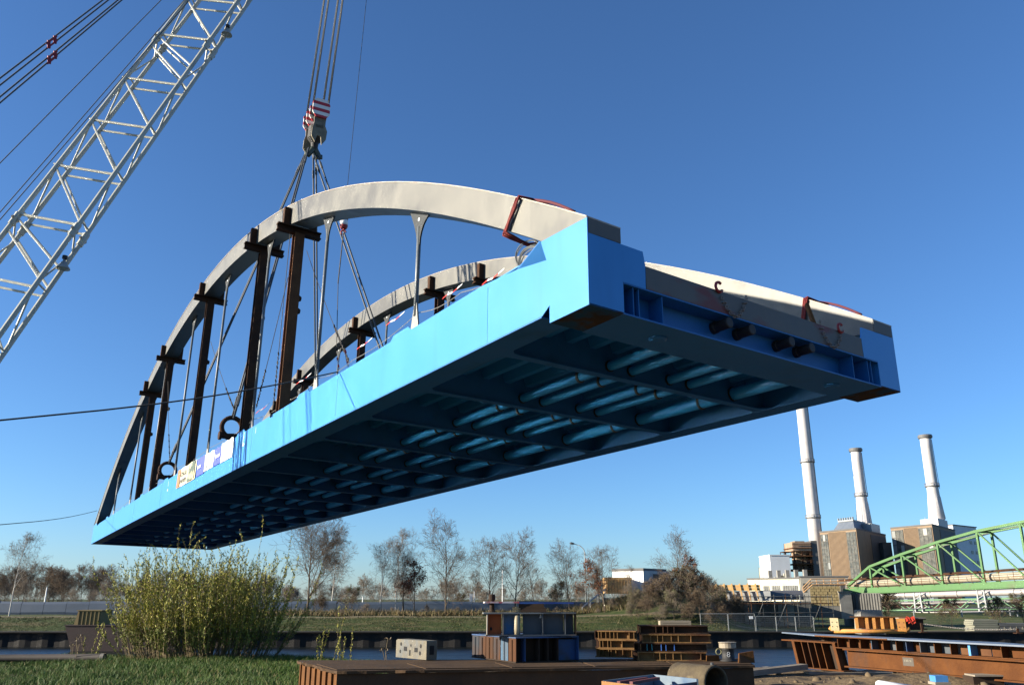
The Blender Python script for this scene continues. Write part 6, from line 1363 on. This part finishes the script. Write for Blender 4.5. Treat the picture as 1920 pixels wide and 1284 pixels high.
for k, t in enumerate((0.0, .22, .37, .52, .68, .92)):
    q_ = d*t; m = MB(); th = .09 if k in (0, 5) else .022; hh = HH_-.031
    m.prism([q_+n_*.085+Vector((0, 0, .026)), q_-n_*.115+Vector((0, 0, .026)), q_+sh-n_*.115+Vector((0, 0, hh)), q_+sh+n_*.085+Vector((0, 0, hh))], u_*th); m.build('stiffener', RUSTG, e)
# ---- long I beam, stiffened girder on it and bluish top plate
zb = .17; a = G(1592, 1249.5, zb); b_ = G(1920, 1279, zb); d = (b_-a); b_ = a+d*1.35; d = b_-a; u_ = d.normalized(); n_ = Vector((u_.y, -u_.x, 0)); n_ = n_ if n_.y < 0 else -n_
Hb = .5*(W(1650, 1218, a.y-.6).z+W(1920, 1236, a.y+(b_-a).y/1.35).z)-zb
e = empty('long_beam', a, 'long rusty I beam lying on packing at the lower right', 'steel beam'); m = MB(); m.ibeam(Vector((0, 0, Hb/2)), d+Vector((0, 0, Hb/2)), Hb, .30, .02, .03); m.build('profile', RUSTG, e)
q_ = d*.27+n_*.011+Vector((0, 0, Hb*.32)); m = MB(); m.prism([q_, q_+u_*.28, q_+u_*.28+Vector((0, 0, Hb*.42)), q_+Vector((0, 0, Hb*.42))], n_*.002); pt = m.build('paint_patch', mat('grey_patch', (.07, .06, .05), (.09, .075, .06), 4, rough=.8), e)
tx = link('chalk_marks', text_mesh('S 355 16', .055, 'chalk_marks', mat('chalk', (.30, .27, .2), rough=.9), .001), pt); tx.location = q_+u_*.13+n_*.004+Vector((0, 0, Hb*.26)); tx.rotation_euler = (R(90), 0, math.atan2(u_.y, u_.x))
zs2 = zb+Hb+.004; a2 = a-u_*.25; a2.z = zs2; b2 = a2+d*1.02; Hs = .5*(W(1600, 1197.5, a2.y).z+W(1860, 1201, a2.y+(b_-a).y*.62).z)-zs2
e = empty('stiffened_girder', a2, 'rusty girder with many stiffeners resting on the long I beam', 'steel girder'); d2 = b2-a2
back = -n_*.10
m = MB(); m.prism([n_*.14, d2+n_*.14, d2-n_*.2, -n_*.2], (0, 0, .02)); m.build('bottom_flange', RUSTG, e)
STF = {3: BLUEST, 6: BLUEDK, 7: GREYW, 10: mat('beam_light_blue', (.05, .22, .50), (.07, .26, .55), 3, rough=.6)}
segs_ = [(0, .23, RUSTG), (.23, .33, GREYW), (.33, .40, RUSTG), (.40, .54, GREYW), (.54, .66, RUSTB), (.66, 1.0, RUSTG)]
for t0, t1, mt in segs_:
    m = MB(); p0, p1 = d2*(t0+.002)+back, d2*(t1-.002)+back; m.prism([p0+Vector((0, 0, .021)), p1+Vector((0, 0, .021)), p1+Vector((0, 0, Hs-.021)), p0+Vector((0, 0, Hs-.021))], -n_*.015); m.build('web_plate', mt, e)
for k, t in enumerate((.015, .075, .13, .185, .24, .30, .345, .405, .465, .53, .60, .72, .85)):
    q_ = d2*t; w_ = .05 if k == 10 else .014; m = MB(); m.prism([q_+n_*.12+Vector((0, 0, .021)), q_+back+n_*.002+Vector((0, 0, .021)), q_+back+n_*.002+Vector((0, 0, Hs-.021)), q_+n_*.12+Vector((0, 0, Hs-.021))], u_*w_); m.build('stiffener', STF.get(k, RUSTG), e)
zt_ = zs2+Hs+.0; a3 = a2+n_*.2; e = empty('deck_plate', a3+Vector((0, 0, Hs)), 'wide bluish grey steel plate covering the stiffened girder', 'steel plate')
TOPP = mat('blue_grey_plate', (.10, .13, .18), (.14, .17, .22), 1.2, rough=.5, col3=(.05, .18, .42), scale3=.5, lo3=.6, hi3=.66)
vb = Vector((-.25, 1.9, 0))
m = MB(); m.prism([-u_*.5+n_*.03, d2+n_*.03, d2+vb*1.1, -u_*.5+vb], (0, 0, .03)); m.build('plate', TOPP, e); m = MB(); m.prism([-u_*.5+n_*.045+Vector((0, 0, -.004)), d2*.28+n_*.045+Vector((0, 0, -.004)), d2*.28+n_*.028+Vector((0, 0, -.004)), -u_*.5+n_*.028+Vector((0, 0, -.004))], (0, 0, .028)); m.build('rusty_edge', RUSTG, e)
zt_ += .03
for k, t in enumerate((.15, .5, .85)):
    q_ = a3+vb*.85+d2*t+Vector((0, 0, Hs)); m = MB(); m.box(-.1, .1, -.1, .1, -(q_.z-.0), -.002); e2 = empty('support_block', q_, f"{['left', 'middle', 'right'][k]} dark block carrying the back of the wide bluish plate", 'support'); m.build('block', DARKR, e2); m = MB(); m.box(-.16, .16, -.16, .16, -q_.z-.05, -q_.z+.08); m.build('foot', WOODG, e2)
# ---- orange traverse beam on the plate
OR = mat('traverse_orange', (.44, .19, .034), (.50, .24, .055), 2, rough=.65, col3=(.40, .17, .05), scale3=1.6, lo3=.55, hi3=.68)
YW = mat('pale_yellow_plate', (.60, .52, .32), (.54, .42, .21), 3, rough=.6, col3=(.50, .28, .08), scale3=2.5, lo3=.58, hi3=.68)
q0 = G(1556, 1186, zt_+.002); q1 = G(1702, 1187, zt_+.002); q1 = q0+(q1-q0); dq = q1-q0; dq.z = 0
u_ = (dq+Vector((0, -.25, 0))); Lq = dq.length; u_ = u_.normalized(); n_ = Vector((u_.y, -u_.x, 0)); n_ = n_ if n_.y < 0 else -n_
hq = W(1560, 1158, q0.y).z-zt_; e = empty('traverse_beam', q0, 'bright orange lifting traverse with pale end plates on the bluish plate', 'steel beam')
m = MB(); m.tube([u_*.10+n_*.0+Vector((0, 0, .05)), u_*(Lq-.1)+Vector((0, 0, .05))], .05, 8); m.tube([Vector((0, 0, .14)), u_*.12+Vector((0, 0, .05))], .05, 8); m.tube([u_*(Lq-.12)+Vector((0, 0, .05)), u_*(Lq+.02)+Vector((0, 0, .13))], .05, 8); m.build('base_tube', OR, e, smooth=True)
for t in (.04, Lq-.26):
    m = MB(); p_ = u_*t+n_*.055+Vector((0, 0, .06)); m.prism([p_, p_+u_*.2, p_+u_*.19+Vector((0, 0, hq-.06)), p_-u_*.01+Vector((0, 0, hq-.06))], -n_*.03); ep_ = m.build('end_plate', YW if t < 1 else OR, e)
    for a_ in (.04, .15):
        for z_ in (.1, hq-.16): m = MB(); c = p_+u_*a_+Vector((0, 0, z_))+n_*.001; m.prism([c+u_*.012*math.cos(s)+Vector((0, 0, .012*math.sin(s))) for s in np.linspace(0, 6.28, 9)[:-1]], n_*.004); m.build('bolt_hole', HOLEM, ep_)
x0 = .34*Lq; x1 = Lq-.27
m = MB(); m.prism([u_*x0-n_*.14+Vector((0, 0, .11)), u_*x1-n_*.14+Vector((0, 0, .11)), u_*x1-n_*.14+Vector((0, 0, hq+.02)), u_*x0-n_*.14+Vector((0, 0, hq+.02))], -n_*.02); m.build('web', OR, e)
m = MB(); m.prism([u_*(x0-.1)+n_*.06+Vector((0, 0, hq+.021)), u_*(x1+.25)+n_*.06+Vector((0, 0, hq+.021)), u_*(x1+.25)-n_*.3+Vector((0, 0, hq+.021)), u_*(x0-.1)-n_*.3+Vector((0, 0, hq+.021))], (0, 0, .02)); m.build('top_plate', RUSTO, e)
for t in (0, .25, .42, .62, .85):
    p_ = u_*(x0+(x1-x0)*t)+n_*.04+Vector((0, 0, .11)); m = MB(); m.prism([p_, p_-n_*.178, p_-n_*.178+Vector((0, 0, hq-.092)), p_+Vector((0, 0, hq-.092))], u_*.07); m.build('rib', OR, e)
# things behind it
q_ = W(1612, 1157, q0.y+3.2); e = empty('stone_block', Vector((q_.x, q_.y, W(1612, 1158, q_.y).z-.02)), 'grey stone block lying behind the orange traverse', 'block'); zk = W(1612, 1143, q_.y).z-q_.z
e.location.z = zt_-.15; h_ = W(1612, 1143, q_.y).z-e.location.z
m = MB(); m.prism([(0, 0, 0), (.72, 0, 0), (.66, 0, h_), (.05, 0, h_)], (0, .5, 0)); m.build('body', CONC, e); m = MB(); m.box(.2, .55, -.02, -.001, .02, h_*.55); m.build('chipped_face', CONCD, e)
q_ = G(1703, 1183, zt_+.002); q_.y += .6; e = empty('rusty_box_beam', q_, 'dark rusty beam lying right of the orange traverse', 'steel beam'); m = MB(); m.ibeam((0, 0, .16), (.95, .5, .16), .3, .22, .02, .03); m.build('profile', RUST, e); m = MB(); m.box(.05, .8, -.02, .3, .312, .34); m.build('cover_strip', PALEE, e)
p_ = q_+Vector((.22, -.02, .36)); e = empty('red_rag', p_, 'bright red rag hanging on the rusty beam behind the orange traverse', 'rag'); m = MB()
for k in range(5): m.add([(.05*k, .01*math.sin(k*2), .02*math.sin(k*1.7)), (.05*k+.055, .01*math.sin(k*2+2), .02*math.sin(k*1.7+1.7)), (.05*k+.055, -.06, -.10-.05*(k % 3)), (.05*k, -.06, -.08-.05*((k+1) % 3))], [(0, 1, 2, 3)])
mo = m.build('cloth', mat('signal_red', (.62, .05, .02), rough=.8), e, fix=False); md = mo.modifiers.new('thickness', 'SOLIDIFY'); md.thickness = .006
# chain lying slack to the right
A = W(1731, 1169, q0.y+.3); B_ = W(1905, 1179, q0.y-.3); e = empty('anchor_chain', A, 'pale galvanised chain stretched to the right from the rusty beam', 'chain'); nl2 = 40; CH = mat('chain_pale', (.42, .38, .32), (.34, .30, .25), 4, rough=.6)
for k in range(nl2):
    t = (k+.5)/nl2; c = (B_-A)*t+Vector((0, 0, -.06*math.sin(math.pi*t))); m = MB(); ring(m, (0, 0, 0), .022, .007, (0, 1, .1) if k % 2 else (0, .2, 1), 8, up=(1, 0, 0), sx=.62)
    m.v = [((p[0])*1.7+c.x, p[1]+c.y, p[2]+c.z) for p in m.v]; m.build('chain_link', CH, e)
for uv, yy, lab in (((1728, 1172), q0.y+.3, 'left'), ((1908, 1182), q0.y-.3, 'right')):
    p_ = W(uv[0], uv[1], yy); e = empty('chain_post', Vector((p_.x, p_.y, zt_)), f'short dark post holding the {lab} end of the pale chain', 'post'); m = MB(); m.bar((0, 0, .002), (0, 0, p_.z-zt_+.06), .05, .05, up=(1, 0, 0)); m.build('stake', RUST, e); m = MB(); m.box(-.08, .08, -.08, .08, .0, .02); m.build('base', RUST, e)
# stacked boards and dark sheets on the far side right
q_ = W(1821, 1182, 60); 
for k in range(7):
    pass
y = 79.5; x0 = xyat(1818, y); x1 = xyat(1864, y); zq = hz(1186, y); e = empty('board_stack', (x0, y, zq), 'stack of grey green boards on the far quay below the bushes', 'board stack'); hh = hz(1161, y)-zq
for k in range(7): m = MB(); o_ = random.uniform(-.08, .08); m.box(o_, x1-x0+o_, 0, 1.6, hh*k/7+.01, hh*(k+1)/7-.01); m.build('board', mat('grey_green_board', (.17, .17, .13), (.23, .22, .16), 2, rough=.85, stretch=(.3, 1, 1)), e)
x0 = xyat(1866, y); x1 = xyat(1935, y); e = empty('dark_sheet_stack', (x0, y, zq), 'low dark ribbed stack at the right edge of the far quay', 'sheet stack')
for k in range(3): m = MB(); m.box(0, x1-x0, 0, 1.6, k*.28+.002, k*.28+.25); m.build('sheet', DARKCL, e)
for k in range(7): m = MB(); xx = .3+k*.55; m.prism([(xx, -.02, .3), (xx+.22, -.02, .3), (xx+.11, -.02, .55)], (0, .015, 0)); m.build('mark', mat('sheet_mark', (.3, .27, .2), rough=.8), e)
# ---- planks, wedge, rubble and the steel pipe on the left bank
def plank(a, b_, w_, h_, mt, lab, name='timber_plank'):
    e = empty(name, a, lab, 'plank'); m = MB(); m.bar(Vector((0, 0, h_/2)), b_-a+Vector((0, 0, h_/2)), w_, h_); m.build('plank', mt, e)
    d = (b_-a); m = MB(); m.bar(d*.1+Vector((0, 0, h_+.001)), d*.72+Vector((0, 0, h_+.001)), .012, .004); m.build('split', DARKR, e)
def gp(u, v, dz=0.):
    z = .05
    for _ in range(6): p = G(u, v, z); z = gzat(p.x, p.y)+dz
    return p
plank(gp(1392, 1268, .02), gp(1508, 1254, .06), .22, .12, WOODG, 'thick grey timber plank slanting up towards the girder offcut')
plank(gp(1512, 1263, .01), gp(1690, 1264, .01), .25, .05, WOODG, 'flat weathered plank lying in front of the girder offcut')
plank(gp(1408, 1259, .01), gp(1440, 1251, .01), .2, .06, WOODG, 'short plank lying at the right end of the platform')
e = empty('blue_block', gp(1762, 1277), 'small blue block under the long rusty I beam', 'block'); m = MB(); m.box(-.12, .12, -.1, .14, 0, .11); m.build('block', mat('beam_light_blue2', (.05, .20, .48), (.07, .25, .52), 3, rough=.6), e); m = MB(); m.box(-.15, .15, -.13, .17, -.05, -.001); m.build('base_board', WOODG, e)
e = empty('timber_packing', gp(1850, 1281), 'dark timber packing under the right part of the long I beam', 'packing'); m = MB(); m.box(-.3, .3, -.1, .3, -.05, .14); m.build('sleeper', DARKR, e); m = MB(); m.box(-.28, .32, -.14, .26, .141, .17); m.build('board', WOODG, e)
r = np.random.default_rng(77); V = []; F = []
for k in range(420):
    x, y_ = r.uniform(5.2, 12), r.uniform(15.5, 20.5); s_ = .012+.10*r.random()**7; z = gzat(x, y_); o_ = len(V)
    pts = [np.array(p)*s_*(.7+.6*r.random(3)) for p in ((1, 0, 0), (0, 1, 0), (-1, 0, 0), (0, -1, 0), (.5, .5, .8), (-.5, .4, .7), (-.4, -.5, .8), (.5, -.5, .7))]
    V += [(x+p[0], y_+p[1], z+p[2]*.9-.2*s_) for p in pts]
    F += [(o_+0, o_+1, o_+4), (o_+1, o_+5, o_+4), (o_+1, o_+2, o_+5), (o_+2, o_+6, o_+5), (o_+2, o_+3, o_+6), (o_+3, o_+7, o_+6), (o_+3, o_+0, o_+7), (o_+0, o_+4, o_+7), (o_+4, o_+5, o_+6), (o_+4, o_+6, o_+7)]
tag(link('rubble', np_mesh('rubble', V, F, mat('rubble', (.15, .105, .055), (.09, .068, .042), 2, rough=.95, world=True))), 'loose sandy lumps and stones on the bare ground', 'rubble', kind='stuff')
A = W(197, 1231.5, 24.6); B_ = W(-60, 1233.5, 24.6); e = empty('steel_pipe', A, 'long dark steel pipe lying along the bank at the left edge', 'pipe'); d = (B_-A); ax = d.normalized(); rr = .095
prof = [(rr*.8, .6), (rr*.8, .01), (rr*.85, 0), (rr, 0), (rr*1.06, .01), (rr*1.06, .16), (rr, .17), (rr, d.length)]; n = 16; a = Vector((0, 0, 1)); b_ = ax.cross(a); vv = []; ff = []; m = MB()
for rad, z in prof:
    for k in range(n): t = 2*math.pi*k/n; vv.append(ax*z+(a*math.cos(t)+b_*math.sin(t))*rad)
for i in range(len(prof)-1):
    for k in range(n): ff.append((i*n+k, i*n+(k+1) % n, (i+1)*n+(k+1) % n, (i+1)*n+k))
m.add(vv, ff); m.build('pipe_shell', mat('pipe_dark', (.035, .03, .028), (.055, .045, .04), 2, rough=.75, spec=.25), e, smooth=True); m = MB(); m.lathe(ax*.6, [(rr*.8, 0), (rr*.8, .02)], 14, axis=ax, up=(0, 0, 1)); m.build('inner_end', HOLEM, e)
m = MB(); m.lathe(ax*.02, [(rr*1.065, 0), (rr*1.065, .10)], 16, axis=ax, up=(0, 0, 1)); m.build('pale_collar', PALEE, e)
p_ = A+Vector((-.1, -.05, -.1)); e = empty('prop_board', p_, 'short pale board propping the end of the dark steel pipe', 'board'); m = MB(); m.bar((0, 0, -.03), (-.55, -.1, -.18), .1, .03); m.build('board', WOODG, e); m = MB(); m.bar((-.05, 0, -.05), (-.05, 0, -.4), .05, .05, up=(1, 0, 0)); m.build('peg', WOODG, e)
